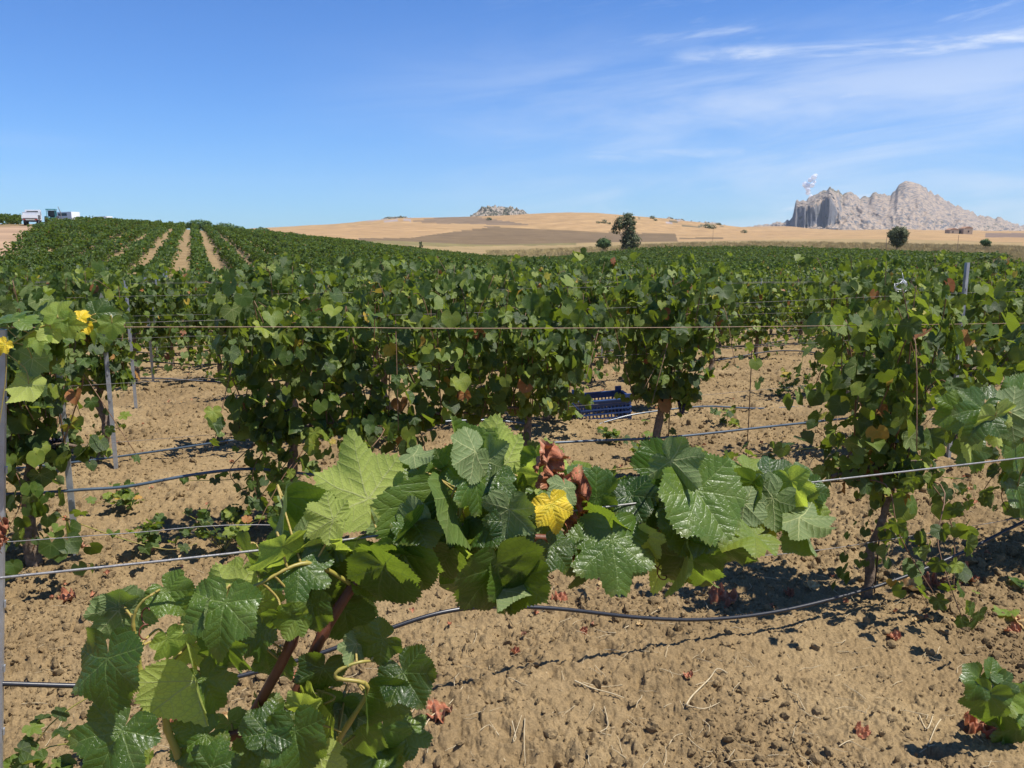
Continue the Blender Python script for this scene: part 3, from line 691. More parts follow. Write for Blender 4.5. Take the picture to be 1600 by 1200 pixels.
def _bunch():
    import bmesh
    bm = bmesh.new(); g = random.Random(8)
    for i in range(70):
        t = g.random(); r = .030 * (1 - t) ** .7 + .004; a = g.uniform(0, 6.28); c = Vector((math.cos(a) * r * g.uniform(.7, 1), math.sin(a) * r * g.uniform(.7, 1), -.13 * t))
        bmesh.ops.create_icosphere(bm, subdivisions=1, radius=.0100, matrix=Matrix.Translation(c))
    me = bpy.data.meshes.new('grape_bunch'); bm.to_mesh(me); bm.free(); me.polygons.foreach_set('use_smooth', np.ones(len(me.polygons), bool))
    me.materials.append(simple('dark_grape', (.02, .018, .05), (.05, .05, .10), .45, 60)); return me
BUNCH = _bunch()
def shoot(pts, n, size=.05, mat=MAT_SHOOT):
    """a trailing shoot with its leaves, in the vine's own frame"""
    def f(g, v):
        sp = smooth_path(pts, 6); MB().tube(sp, [.0035 - .002 * i / len(sp) for i in range(len(sp))], 5).build('shoot', mat, v, True)
        out = []
        for k in range(n):
            t = (k + g.random()) / n * (len(sp) - 1); a = int(t); p = sp[a].lerp(sp[min(a + 1, len(sp) - 1)], t - a)
            sd = 1 if k % 2 else -1
            o = Vector((g.uniform(-.5, .5), sd * .8, g.uniform(0, .7)))
            out.append((p + o * .06, Vector((o.x, o.y * .5, 1.0)) + Vector((g.uniform(-.5, .5), g.uniform(-.5, .5), 0)), Vector((g.uniform(-1, 1), sd, -.6)), size * g.uniform(.7, 1.2)))
        return out
    return f
def multi(*fs):
    def f(g, v):
        o = []
        for q in fs: o += q(g, v)
        return o
    return f

NEAR = [
 # row, s, label, n_leaf, options
 (0, -0.95, 'leafy grapevine behind the steel post cut by the left edge, yellow leaves on its top', 120, dict(low=.9, half=.30, lowness=0.0, top=1.38)),
 (0, 2.99, 'grapevine with bare twisted pale trunk right of centre, beside the black hose clip', 280, dict(lean=.16, rod=True, dn=.14, tr=.017, half=.33, top=1.42, low=.62, thick=.30,
      extra=multi(shoot([(-.1, 0, .8), (-.5, .25, .72), (-.75, .35, .62), (-1.1, .42, .60)], 16, .052)))),
 (0, 4.22, 'grapevine leaving the frame at the right edge, just behind the thick wire', 270, dict(half=.40, top=1.40, low=.55, thick=.3)),
 (0, 4.8, 'grapevine mostly outside the right edge of the photo', 120, dict(half=.5, top=1.4)),
 (1, -1.45, 'grapevine at the far left edge in the second row, shaded', 250, dict()),
 (1, -0.80, 'grapevine with dark trunk beside the pale-footed steel post at the left', 280, dict(top=1.42, half=.30, low=.65,
      extra=shoot([(.1, 0, .3), (.4, -.2, .2), (.65, -.28, .12), (.8, -.3, .14)], 8, .045))),
 (1, 0.55, 'full grapevine left of centre whose lowest shoots hang near the blue hose', 285, dict(half=.36, low=.55, top=1.42, lowness=.2,
      extra=multi(shoot([(-.05, 0, .5), (-.3, .1, .36), (-.62, .25, .34)], 9, .045), shoot([(0, 0, .5), (-.2, -.1, .3), (-.35, -.1, .12)], 9, .05)))),
 (1, 1.22, 'grapevine just left of centre with red dried leaves along its upper edge', 265, dict(half=.5, low=.6, top=1.40)),
 (1, 2.02, 'grapevine behind the big upright pale leaves at the centre', 240, dict(half=.38, low=.80, top=1.36, lowness=0.0)),
 (1, 3.03, 'narrow grapevine with thin rusty stake right of the blue crate', 275, dict(half=.26, low=.66, top=1.42, rod=True, lowness=.0, thick=.24,
      extra=shoot([(.1, 0, .4), (.3, -.1, .22), (.45, -.2, .1)], 7, .05))),
 (1, 5.10, 'grapevine behind the twisted trunk, second row', 255, dict(half=.55, low=.6, top=1.40)),
 (1, 6.0, 'grapevine around the tall grey post at the right', 255, dict(half=.55, low=.5, top=1.36)),
 (1, 6.95, 'grapevine in the second row at the right edge behind the post', 255, dict(half=.55, top=1.36)),
 (2, -2.3, 'grapevine of the third row at the left edge', 180, dict()), (2, -1.45, 'grapevine of the third row glimpsed behind the left edge vines', 180, dict()),
 (2, -0.62, 'grapevine with short pale trunk beside the second post from the left', 200, dict(half=.22, low=.7, lowness=0)),
 (2, 0.80, 'third row grapevine just right of the post gap', 230, dict(half=.36, low=.6, lowness=0)),
 (2, 1.6, 'third row grapevine behind the full vine left of centre', 220, dict(low=.7, lowness=0.0)), (2, 2.35, 'third row grapevine at the centre left', 220, dict(low=.75, lowness=0.0)),
 (2, 3.10, 'third row grapevine left of the blue crate', 250, dict(half=.36, lowness=.35, low=.35)),
 (2, 4.35, 'third row grapevine hanging right behind the blue crate', 230, dict(half=.36, lowness=0.0, low=.62)),
 (2, 6.75, 'third row grapevine right of the bare soil gap', 210, dict()), (2, 7.6, 'third row grapevine behind the twisted trunk vine', 200, dict()),
 (2, 8.5, 'third row grapevine at the right, behind the tall post', 200, dict()), (2, 9.4, 'third row grapevine at the right edge', 200, dict()),
]
for i, (k, s, lab, nl, kw) in enumerate(NEAR):
    kw = dict(kw); kw.setdefault('size', .053 if k else .050); kw.setdefault('lowness', .2)
    near_vine(s, row_n(k), lab, 500 + i, nl, **kw)

# fourth row: leaves still parts; rows beyond: one joined crown each, shared between copies
protoF = []
for q in range(9):
    g = random.Random(900 + q)
    lv, canes = vine_leaves(g, 560, half=.50, top=1.36, low=.45 if q % 3 else .7, lowness=.25, size=.054)
    me_ = joined_foliage('foliage', lv, g, MAT_LEAF)
    mb, tip = trunk_mb(g); mb2 = arms_mb(g, tip, .5); b = len(mb.V); mb.V += mb2.V; mb.F += [tuple(b + i for i in f) for f in mb2.F]
    protoF.append((me_, mb.mesh('trunk', MAT_BARK, True)))
GAPS = {3: [(-.75, .3), (6.9, 8.5)], 4: [(9.3, 10.1)], 5: [(3.0, 3.9)], 7: [(9.3, 10.2)]}
count = 0
for k in range(3, 12):
    n = row_n(k); s = -n * 1.2 + (k * .37) % .9; cnt = 0
    ss = []
    while s < n * 1.9:
        x = px_of(s, n)
        if -40 < x < 1640 and not any(a < s < b for a, b in GAPS.get(k, [])): ss.append(s)
        s += .93 + .04 * ((k * 7) % 3 - 1)
    for j, s in enumerate(ss):
        g = random.Random(k * 1000 + j)
        if g.random() < .035: continue
        x = px_of(s, n)
        where = f'{ORD[min(j, len(ORD) - 1)]} from the left'
        lab = f'green grapevine {where} in the {ORD[k]} cross row of the near block'
        if k == 3:
            near_vine(s, n, lab, k * 1000 + j, 180, size=.055, half=.46)
        else:
            p = drop(sn(s + g.uniform(-.08, .08), n + g.uniform(-.05, .05)), g.uniform(-.06, .02), False)
            v = empty('grapevine', p, ROWA + (math.pi if g.random() < .5 else 0), label=lab, cat='grapevine', group='grapevines in the rows near the camera')
            v.scale = (1, 1, g.uniform(.93, 1.05))
            f, t = protoF[g.randrange(6)]; v.scale = (g.uniform(.85, 1.05), g.uniform(.9, 1.15), g.uniform(.86, 1.07))
            o = bpy.data.objects.new('foliage', f); COL.objects.link(o); o.parent = v; o['kind'] = 'stuff'
            o = bpy.data.objects.new('trunk', t); COL.objects.link(o); o.parent = v
        count += 1
print('row vines', count)

# ------------------------------------------------------------------ instancing helper for what nobody could count
def scatter(name, protos, pts, rots, scls, idx=None, **k):
    col = bpy.data.collections.new(name + '_pieces')
    for i, me in enumerate(protos):
        o = bpy.data.objects.new('%s_piece_%02d' % (name, i), me); col.objects.link(o)
    me = bpy.data.meshes.new(name); me.vertices.add(len(pts)); me.vertices.foreach_set('co', np.asarray(pts, np.float32).ravel())
    a = me.attributes.new('rot', 'FLOAT_VECTOR', 'POINT'); a.data.foreach_set('vector', np.asarray(rots, np.float32).ravel())
    a = me.attributes.new('scl', 'FLOAT_VECTOR', 'POINT'); a.data.foreach_set('vector', np.asarray(scls, np.float32).ravel())
    if idx is None: idx = rng.integers(0, len(protos), len(pts))
    a = me.attributes.new('idx', 'INT', 'POINT'); a.data.foreach_set('value', np.asarray(idx, np.int32))
    o = obj(name, me, kind='stuff', **k)
    gn = bpy.data.node_groups.new(name + '_nodes', 'GeometryNodeTree')
    gn.interface.new_socket('Geometry', in_out='INPUT', socket_type='NodeSocketGeometry'); gn.interface.new_socket('Geometry', in_out='OUTPUT', socket_type='NodeSocketGeometry')
    gi = gn.nodes.new('NodeGroupInput'); go = gn.nodes.new('NodeGroupOutput')
    ip = gn.nodes.new('GeometryNodeInstanceOnPoints'); ci = gn.nodes.new('GeometryNodeCollectionInfo')
    ci.inputs[0].default_value = col; ci.inputs['Separate Children'].default_value = True; ci.inputs['Reset Children'].default_value = True
    def at(nm, ty):
        q = gn.nodes.new('GeometryNodeInputNamedAttribute'); q.data_type = ty; q.inputs[0].default_value = nm; return q.outputs[0]
    gn.links.new(gi.outputs[0], ip.inputs['Points']); gn.links.new(ci.outputs[0], ip.inputs['Instance'])
    ip.inputs['Pick Instance'].default_value = True
    gn.links.new(at('idx', 'INT'), ip.inputs['Instance Index'])
    er = gn.nodes.new('FunctionNodeEulerToRotation'); gn.links.new(at('rot', 'FLOAT_VECTOR'), er.inputs[0]); gn.links.new(er.outputs[0], ip.inputs['Rotation'])
    gn.links.new(at('scl', 'FLOAT_VECTOR'), ip.inputs['Scale']); gn.links.new(ip.outputs[0], go.inputs[0])
    md = o.modifiers.new('scatter', 'NODES'); md.node_group = gn
    return o

# ------------------------------------------------------------------ distant vineyard blocks
clumpA = []; clumpB = []
for q in range(6):
    g = random.Random(1500 + q); lv, _ = vine_leaves(g, 260, half=.55, top=1.36, low=.4, lowness=.2, size=.072)
    clumpA.append(joined_foliage('clump', lv, g, MAT_LEAF_FAR))
    lv, _ = vine_leaves(g, 170, half=.55, top=1.36, low=.35, lowness=.25, size=.105, thick=.33)
    clumpB.append(joined_foliage('clump', lv, g, MAT_LEAF_FAR, True))
def row_points(direction, origin_spacing, step, inside, rmax, off=0.0):
    v = Vector((math.sin(direction), math.cos(direction))); w = Vector((v.y, -v.x))
    K = int(rmax * 1.6 / origin_spacing); a = (np.arange(-K, K + 1) * origin_spacing + off)[:, None]; b = np.arange(-rmax * 1.3, rmax * 1.3, step)[None, :]
    b = b + rng.uniform(-.15, .15, (a.shape[0], b.shape[1])) * step
    X = (w.x * a + v.x * b).ravel(); Y = (w.y * a + v.y * b).ravel()
    r, px = polar(X, Y); ok = (Y > 5) & inside(X, Y, r, px); X, Y = X[ok], Y[ok]
    return X, Y
def block(name, direction, spacing, step, inside, rmax, protos, label, off=0.0, hs=1.0, wscale=1.0):
    X, Y = row_points(direction, spacing, step, inside, rmax, off)
    keep = rng.random(len(X)) > .03; X, Y = X[keep], Y[keep]
    r = np.hypot(X, Y); Z = macro(X, Y) - .05
    rz = math.pi / 2 - direction + np.where(rng.random(len(X)) < .5, math.pi, 0) + rng.normal(0, .08, len(X))
    rot = np.stack([np.zeros_like(rz), np.zeros_like(rz), rz], -1)
    big = step / .93; hs = hs * (1 + (fbm(X / 5, Y / 5, 3, 201) - .5) * .5)
    scl = np.stack([np.full_like(X, big * 1.03), wscale * rng.uniform(.85, 1.2, len(X)), hs * rng.uniform(.88, 1.08, len(X))], -1)
    print(name, len(X))
    return scatter(name, protos, np.stack([X, Y, Z], -1), rot, scl, label=label, cat='vineyard')
ROWDIR = math.pi / 2 - ROWA
nlim = row_n(11) + 1.0
A_DIR = math.atan2(310 - 800, F)
crest_r = lambda px: np.interp(px, [-600, -100, 0, 20, 45, 66, 82, 150, 300, 700, 860], [40, 50, 57, 72, 94, 112, 126, 160, 185, 175, 150])
def in_near(X, Y, r, px):
    n = X * N2.x + Y * N2.y
    return (n > nlim) & (px > 470) & (px < 1800) & (r < np.interp(px, [470, 700, 900, 1250, 1350, 1600], [30, 44, 60, 60, 53, 50])) 
def in_A(X, Y, r, px):
    n = X * N2.x + Y * N2.y
    return (n > nlim + 1.2) & (px < 905) & (px > -500) & (r > np.interp(px, [-500, 470, 471, 700, 905], [0, 0, 31.5, 45.5, 61.5])) & (r < crest_r(px))
def in_A0(X, Y, r, px): return in_A(X, Y, r, px) & (r < 62)
def in_A1(X, Y, r, px): return in_A(X, Y, r, px) & (r >= 62)
block('vineyard_block', ROWDIR, 2.08, .93, in_near, 75, clumpA, 'cross rows of green vines reaching to the dip in the middle distance', off=0.0)
block('vineyard_block', A_DIR, 1.95, .93, in_A0, 75, clumpA, 'lower slope of vine rows running up the left hill', off=.25, hs=.84, wscale=.98)
block('vineyard_block', A_DIR, 1.95, 1.5, in_A1, 200, clumpB, 'upper slope of vine rows with bare soil strips on the left hill', off=.25, hs=.84, wscale=.98)
def in_B(X, Y, r, px):
    return (px > 850) & (px < np.interp(r, [60, 80, 120, 190], [1480, 1500, 1560, 1600])) & (r > np.interp(px, [1200, 1350, 1600], [74, 80, 82])) & (r < np.interp(px, [850, 900, 1000, 1170, 1400, 1600], [150, 172, 185, 190, 170, 140]))
block('vineyard_block', ROWDIR + .5, 2.2, 1.5, in_B, 200, clumpB, 'dark green far vineyard across the dip on the right', hs=.95, wscale=1.2)
def in_L(X, Y, r, px): return (px < 36) & (px > -500) & (r > 136) & (r < 160)
block('vineyard_block', A_DIR, 1.95, 1.5, in_L, 170, clumpB, 'vine rows beyond the dirt road at the far left', hs=1.0)

# ------------------------------------------------------------------ foreground vine (the row the photographer leans over)
HN = 0.80
hv = empty('grapevine', sn(0.05, HN, 0) + Vector((0, 0, 0)), 0, label='large leaved grapevine in the foreground with a long cane tied along the thick wire', cat='grapevine', group='grapevines in the rows near the camera')
hv.location.z = gz(hv.location.x, hv.location.y, False)
def hp(px, py, off=0.0): return on_row(px, py, HN + off) - hv.location
def cane(name, pts, r0, r1, mat, k=7, n=8):
    sp = smooth_path([hp(*p) for p in pts], n)
    g = random.Random(int(pts[0][0])); R = [(r0 + (r1 - r0) * i / len(sp)) for i in range(len(sp))]
    for i in range(0, len(sp), n):
        R[i] *= 1.28
        if i + 1 < len(sp): R[i + 1] *= 1.08
    MB().tube(sp, R, k).build(name, mat, hv, True); return sp
base = Vector((0, 0, -.05))
tr = smooth_path([base, Vector((.03, 0, .25)), Vector((.0, .02, .5)), Vector((.02, 0, .68))], 5)
MB().tube(tr, [.034 - .012 * i / len(tr) + .003 * math.sin(i * 2.1) for i in range(len(tr))], 10).build('trunk', MAT_BARK, hv, True)
def cane_from_trunk(name, pts, r0, r1, mat):
    P = [tr[-1]] + [hp(*p) for p in pts]; sp = smooth_path(P, 8)
    R = [(r0 + (r1 - r0) * i / len(sp)) for i in range(len(sp))]
    for i in range(8, len(sp), 8): R[i] *= 1.25
    MB().tube(sp, R, 8).build(name, mat, hv, True); return sp
paths = []
paths.append(cane_from_trunk('cane', [(330, 1240, .03), (385, 1135, .02), (455, 1005, .0), (470, 930, .02)], .0062, .0048, MAT_CANE))
paths.append(cane_from_trunk('cane', [(400, 1240), (450, 1115), (478, 1050), (505, 990), (552, 915), (600, 858), (690, 846), (780, 838), (880, 842), (960, 838), (1050, 815), (1140, 792), (1215, 772), (1240, 765)], .0066, .0034, MAT_CANE))
lsh = cane('shoot', [(300, 1260), (280, 1185), (262, 1140), (255, 1098), (232, 1062), (219, 1048), (216, 1012), (208, 978), (212, 955), (224, 938), (236, 930)], .0044, .0007, MAT_SHOOT)
paths.append(lsh)
paths.append(cane('shoot', [(500, 1200, -.03), (545, 1130, -.05), (575, 1073, -.06), (528, 1060, -.06), (530, 1047, -.06), (565, 1034, -.06), (600, 1036, -.05), (640, 1055, -.05)], .0028, .0008, MAT_SHOOT, n=5))
paths.append(cane('shoot', [(552, 915), (480, 880, -.02), (400, 915, -.03), (350, 940, -.03)], .0026, .0008, MAT_SHOOT))
paths.append(cane('shoot', [(1030, 820), (1040, 760, .02), (1035, 715, .05)], .003, .002, MAT_SHOOT))
paths.append(cane('shoot', [(700, 846), (735, 760, .03), (765, 700, .07)], .003, .002, MAT_SHOOT))
paths.append(cane('shoot', [(860, 840), (875, 760, .04), (866, 705, .07)], .003, .002, MAT_SHOOT))
ALLP = [p for P in paths for p in P]
# junction x, y, blade width in px, tip direction (0 down, 90 right, 180 up), yaw, pitch, kind, under side?, depth offset
HL = [
 (462, 842, 105, 170, 10, 15, 'g', 1, .07), (575, 778, 168, 195, 15, -28, 'p', 1, .03), (520, 812, 92, 245, 25, -5, 'p', 1, -.02), (637, 805, 128, 150, 20, -25, 'g', 0, .03),
 (632, 868, 150, 255, 0, 62, 'g', 0, -.02), (668, 765, 115, 175, -15, -35, 'g', 0, .05), (705, 745, 120, 165, 30, 20, 'g', 1, .06), (703, 778, 165, 12, -40, 10, 'f', 0, -.02), (742, 745, 120, 8, 50, -10, 'g', 0, -.03),
 (760, 720, 140, 160, 20, -22, 'p', 1, .09), (792, 722, 105, 200, 20, -15, 'p', 1, .08), (772, 748, 88, 350, 10, -35, 'g', 0, -.02), (712, 700, 95, 185, 40, 0, 'f', 0, .07),
 (866, 745, 115, 190, 35, -20, 'p', 1, .08), (845, 745, 75, 200, 0, 20, 'p', 1, .03), (852, 722, 82, 160, 20, 10, 'r', 0, .0), (872, 750, 70, 190, -30, 20, 'r', 0, .01), (895, 772, 88, 170, -10, 10, 'r', 0, .0),
 (803, 812, 98, 18, 10, -15, 'g', 0, -.04), (862, 788, 92, 15, 15, -18, 'y', 0, -.06), (902, 812, 92, 10, 15, 10, 'r', 0, -.0), (890, 850, 70, 60, 0, -20, 'r', 0, -.01), (925, 800, 60, 40, 0, -20, 'r', 1, .02),
 (862, 855, 82, 40, 0, -35, 'g', 0, -.03), (958, 845, 162, 2, 8, -26, 'g', 0, -.05), (1090, 768, 172, 24, 12, -30, 'g', 0, -.06), (955, 765, 85, 330, 0, -40, 'g', 0, .03),
 (985, 775, 95, 30, -20, -40, 'g', 0, .01), (1012, 790, 85, 345, 20, -30, 'g', 0, .0), (1030, 755, 110, 175, 60, 0, 'f', 0, .03), (1010, 765, 90, 190, -50, 0, 'fp', 1, .04), (1065, 745, 90, 150, 55, 10, 'g', 1, .05),
 (1078, 862, 125, 25, -25, 25, 'g', 0, -.02), (1072, 850, 150, 3, 78, 0, 'g', 0, -.05), (1150, 790, 135, 25, -25, 5, 'g', 0, .03), (1172, 735, 88, 60, 10, -50, 'p', 0, .04), (1205, 745, 95, 70, 0, -35, 'g', 0, .01),
 (1225, 765, 105, 20, 15, -10, 'g', 0, -.01), (1236, 752, 82, 20, -35, 0, 'p', 0, -.02), (1262, 765, 75, 25, 0, -15, 'g', 0, .0), (1215, 800, 95, 350, 0, 10, 'g', 0, .02), (1250, 742, 55, 120, 0, -40, 'g', 0, .03),
 (1143, 740, 75, 140, 50, -20, 'g', 0, .04), (918, 760, 85, 190, 10, -45, 'g', 0, .05), (905, 745, 60, 120, 0, -55, 'g', 0, .06),
 (632, 865, 140, 22, -15, 15, 'g', 0, -.04), (764, 872, 140, 318, -15, 30, 'g', 1, -.02), (778, 882, 180, 18, 25, 22, 'g', 0, -.05), (812, 880, 110, 25, -30, 30, 'g', 0, .02), (930, 868, 60, 60, 0, 0, 'p', 0, .02), (1040, 840, 70, 45, 0, -20, 'p', 0, .01),
 (352, 943, 140, 355, 0, -28, 'g', 0, -.06), (358, 938, 112, 200, 10, -20, 'p', 1, -.0), (405, 945, 85, 120, 10, 10, 'p', 1, .02), (470, 880, 125, 355, 10, -30, 'g', 0, -.02), (488, 945, 85, 10, -10, 0, 'g', 0, -.03), (462, 965, 70, 275, 20, 10, 'p', 0, -.04),
 (510, 860, 110, 200, -10, 55, 'p', 1, .0), (550, 868, 120, 230, 20, 50, 'g', 1, .02), (560, 900, 110, 330, -20, 20, 'g', 0, .0), (500, 905, 90, 30, 0, 10, 'g', 0, .02),
 (185, 955, 120, 15, 25, 15, 'g', 1, .02), (168, 1030, 160, 8, -20, -20, 'g', 0, -.04), (190, 1143, 150, 330, 15, -30, 'g', 0, -.04), (262, 925, 85, 40, 10, -20, 'g', 0, .02), (186, 948, 70, 175, 20, 10, 'g', 1, .02), (262, 998, 70, 20, 50, 0, 'p', 0, .01),
 (305, 1065, 140, 10, 62, 0, 'fp', 1, -.03), (318, 1062, 110, 25, 30, -10, 'g', 0, -.0), (350, 1010, 115, 355, -20, 20, 'g', 0, -.01), (320, 1150, 110, 300, 10, -30, 'g', 0, .0), (300, 1010, 75, 320, 10, 20, 'p', 1, .03),
 (418, 1145, 98, 175, 0, -25, 'g', 0, -.05), (462, 1143, 130, 12, -10, -10, 'g', 0, -.06), (470, 1105, 65, 165, 0, 20, 'p', 1, -.04), (598, 1000, 92, 300, 10, 10, 'g', 0, -.06), (555, 1006, 60, 330, 30, 0, 'g', 1, -.05),
 (632, 1052, 112, 40, -15, -30, 'g', 0, -.07), (505, 1045, 95, 345, 20, 5, 'g', 0, -.02), (572, 1085, 105, 8, 45, 0, 'f', 0, -.06), (605, 1090, 90, 30, 0, 10, 'g', 0, -.03), (540, 955, 115, 5, 10, 20, 'g', 0, .02),
 (560, 1130, 120, 10, -30, 0, 'g', 0, .0), (600, 1140, 100, 15, 20, 10, 'g', 0, .02), (530, 1100, 90, 330, 0, 10, 'g', 0, -.0), (395, 1195, 100, 170, 0, -20, 'g', 0, -.02), (330, 1200, 90, 160, 10, 0, 'g', 0, -.03),
 (500, 1185, 90, 10, 20, 0, 'p', 1, -.05), (450, 1190, 80, 300, 0, 20, 'g', 1, -.01), (360, 1130, 90, 20, 10, 30, 'g', 1, .03), (430, 1030, 80, 340, 0, 20, 'g', 0, .03),
]
g = random.Random(77)
for _ in range(70):                         # darker leaves behind, filling the cluster
    t = g.random()
    x = g.uniform(630, 1240) if t < .72 else g.uniform(310, 640)
    y = (810 - abs(x - 900) * .06 + g.uniform(-70, 55)) if t < .72 else g.choice((g.uniform(860, 960), g.uniform(1080, 1200)))
    HL.append((x, y, g.uniform(50, 100), g.uniform(-70, 80), g.uniform(-60, 60), g.uniform(-60, 50), g.choice('gggggp'), g.random() < .35, g.uniform(.03, .13)))
for (x0, x1, y0, y1, n_) in ((440, 660, 760, 900, 12), (640, 860, 700, 880, 22), (860, 1060, 740, 870, 18), (1040, 1270, 720, 860, 20), (560, 860, 870, 925, 7), (300, 600, 900, 1010, 8), (380, 620, 1080, 1200, 8), (1040, 1200, 850, 890, 4)):
    for _ in range(n_):
        HL.append((g.uniform(x0, x1), g.uniform(y0, y1), g.uniform(55, 118), g.gauss(10, 40), g.uniform(-60, 60), g.uniform(-60, 45), g.choice('ggggggpf'), g.random() < .3, g.uniform(-.05, .07)))
HL += [(600, 885, 150, 28, -30, 25, 'g', 0, -.05), (1070, 868, 140, 15, -45, 25, 'g', 0, -.04), (1130, 850, 120, 5, -30, 35, 'g', 0, -.02), (700, 868, 110, 330, -25, 30, 'g', 0, -.03)]
def hero_leaf(parent, J, width, tipdir, yaw, pitch, kind, under, gg):
    T = -CAM_U * math.cos(R_(tipdir)) + CAM_R * math.sin(R_(tipdir)); Nn = -CAM_F
    q = Quaternion(CAM_U, R_(yaw)) @ Quaternion(CAM_R, R_(pitch))
    T = q @ T; Nn = q @ Nn
    if under: Nn = -Nn
    ms = HERO[kind]; me = ms[gg.randrange(len(ms))]
    o = bpy.data.objects.new('leaf', me); COL.objects.link(o); o.parent = parent
    sc = width / 1.55
    o.matrix_basis = Matrix.Translation(J) @ basis(Nn, T).to_4x4() @ Matrix.Scale(sc, 4)
    return o, T, Nn
for (x, y, w, td, yw, pt, kd, un, off) in HL:
    P = on_row(x, y, HN + off); dist = (P - cam.location).dot(CAM_F)
    J = P - hv.location
    w *= .72 if kd in 'ry' else .86
    o, T, Nn = hero_leaf(hv, J, w * dist / F, td, yw, pt, kd, un, g)
    near = min(ALLP, key=lambda p: (p - J).length)
    d = (near - J)
    if d.length > .15: near = J + (d.normalized() * .6 + Nn * (-.5 if not un else .5)) * .05
    elif d.length > .09: near = J + d.normalized() * .09
    if kd in 'rt' or d.length > .10: continue
    outv = (Nn * (-.016 if not un else .016) - T * .010)
    inv = o.matrix_basis.inverted()
    pts = [inv @ p for p in smooth_path([J - Nn * (.002 if not un else -.002), J + outv * .8, near * .6 + (J + outv) * .4, near], 4)]
    sc = o.matrix_basis.to_scale().x
    MB().tube(pts, [.0012 / sc] * (len(pts) - 1) + [.0016 / sc], 6).build('petiole', MAT_PET, o, True)
# curling tendrils
for (x, y, r, off) in ((860, 905, 14, -.02), (1035, 905, 20, -.01), (225, 1003, 8, .0), (755, 930, 22, 0)):
    c = hp(x, y, off); pts = []
    for i in range(26):
        a = i / 25 * 4.4 * math.pi; rr = r / F * .8 * (.35 + .65 * (1 - i / 25)); pts.append(c + CAM_R * rr * math.cos(a) + CAM_U * (rr * math.sin(a) - i * .0012 + .03) + CAM_F * (.004 * math.sin(a * .5)))
    MB().tube(pts, .0008, 5).build('tendril', MAT_CANE, hv, True)

# close leaves at the right edge belong to a shoot of a neighbour in the same front row
def front_shoot(label, n, pts, leaves, seed, mat=MAT_SHOOT, th=.003):
    g = random.Random(seed); leaves = [(x, y, w, td, yw + g.uniform(-30, 30), pt + g.uniform(-35, 15), kd, un, off) for (x, y, w, td, yw, pt, kd, un, off) in leaves]; P0 = on_row(pts[0][0], pts[0][1], n)
    e = empty('vine_shoot', P0, 0, label=label, cat='vine shoot')
    sp = smooth_path([on_row(p[0], p[1], n + (p[2] if len(p) > 2 else 0)) - P0 for p in pts], 6)
    MB().tube(sp, [th * (1 - .5 * i / len(sp)) for i in range(len(sp))], 6).build('stem', mat, e, True)
    for (x, y, w, td, yw, pt, kd, un, off) in leaves:
        P = on_row(x, y, n + off); dist = (P - cam.location).dot(CAM_F)
        o, T, Nn = hero_leaf(e, P - P0, w * dist / F, td, yw, pt, kd, un, g)
        near = min(sp, key=lambda p: (p - (P - P0)).length); inv = o.matrix_basis.inverted(); sc = o.matrix_basis.to_scale().x
        MB().tube([inv @ p for p in smooth_path([P - P0, (P - P0) - T * .02 + (near - (P - P0)) * .3, near], 4)], .0014 / sc, 5).build('petiole', MAT_PET, o, True)
    return e
front_shoot('leafy vine shoot with curling yellow tendrils entering over the wire at the right edge', 1.05, [(1680, 720), (1625, 690), (1590, 670), (1570, 655), (1560, 630)],
   [(1535, 640, 90, 330, 0, -25, 'g', 0, -.0), (1555, 650, 75, 15, 0, 15, 'p', 1, -.02), (1528, 668, 78, 340, 10, 20, 'p', 1, .02), (1580, 645, 85, 60, 20, 10, 'g', 1, .0), (1600, 690, 90, 40, 0, 0, 'g', 0, .03), (1550, 625, 60, 190, 0, -20, 'g', 0, .03),
    (1592, 628, 80, 160, 0, 20, 'g', 0, .04), (1600, 720, 90, 20, 10, 20, 'g', 0, .05), (1515, 700, 60, 20, 20, 10, 'g', 0, .06), (1500, 640, 70, 300, 0, -20, 'g', 0, .06), (1590, 760, 80, 10, 0, 10, 'g', 0, .05)], 5)
front_shoot('dark green vine shoot at the lower right corner above red fallen leaves', 1.75, [(1680, 1180), (1620, 1140), (1575, 1095), (1550, 1065)],
   [(1548, 1050, 40, 150, 0, -20, 'g', 0, 0), (1530, 1062, 60, 320, 20, 0, 'g', 0, 0), (1545, 1085, 78, 345, 20, 10, 'g', 0, -.02), (1562, 1070, 62, 20, 0, -10, 'g', 0, -.02), (1572, 1090, 55, 60, 0, -30, 'p', 0, 0), (1560, 1110, 70, 350, -20, 10, 'g', 0, .02),
    (1590, 1105, 60, 90, 0, -20, 'g', 0, 0), (1590, 1135, 80, 0, 0, 10, 'g', 0, 0), (1600, 1100, 60, 160, 0, 0, 'g', 0, .02), (1580, 1150, 60, 20, 0, 20, 'g', 1, .03)], 6)
front_shoot('two orange dried vine leaves hanging from the steel post at the left edge', 2.3, [(-20, 780), (2, 812), (5, 830)], [(2, 822, 34, 10, 20, 0, 'r', 0, 0), (4, 845, 26, 340, -20, 0, 'r', 0, -.01), (8, 538, 30, 330, 0, 0, 'y', 0, 0)], 7, MAT_CANE2)
front_shoot('single orange dried leaf hanging on the foot of the left post in the second row', 4.4, [(108, 820), (118, 838), (124, 845)], [(126, 846, 20, 20, 0, 0, 'r', 0, 0)], 8, MAT_CANE2, .002)
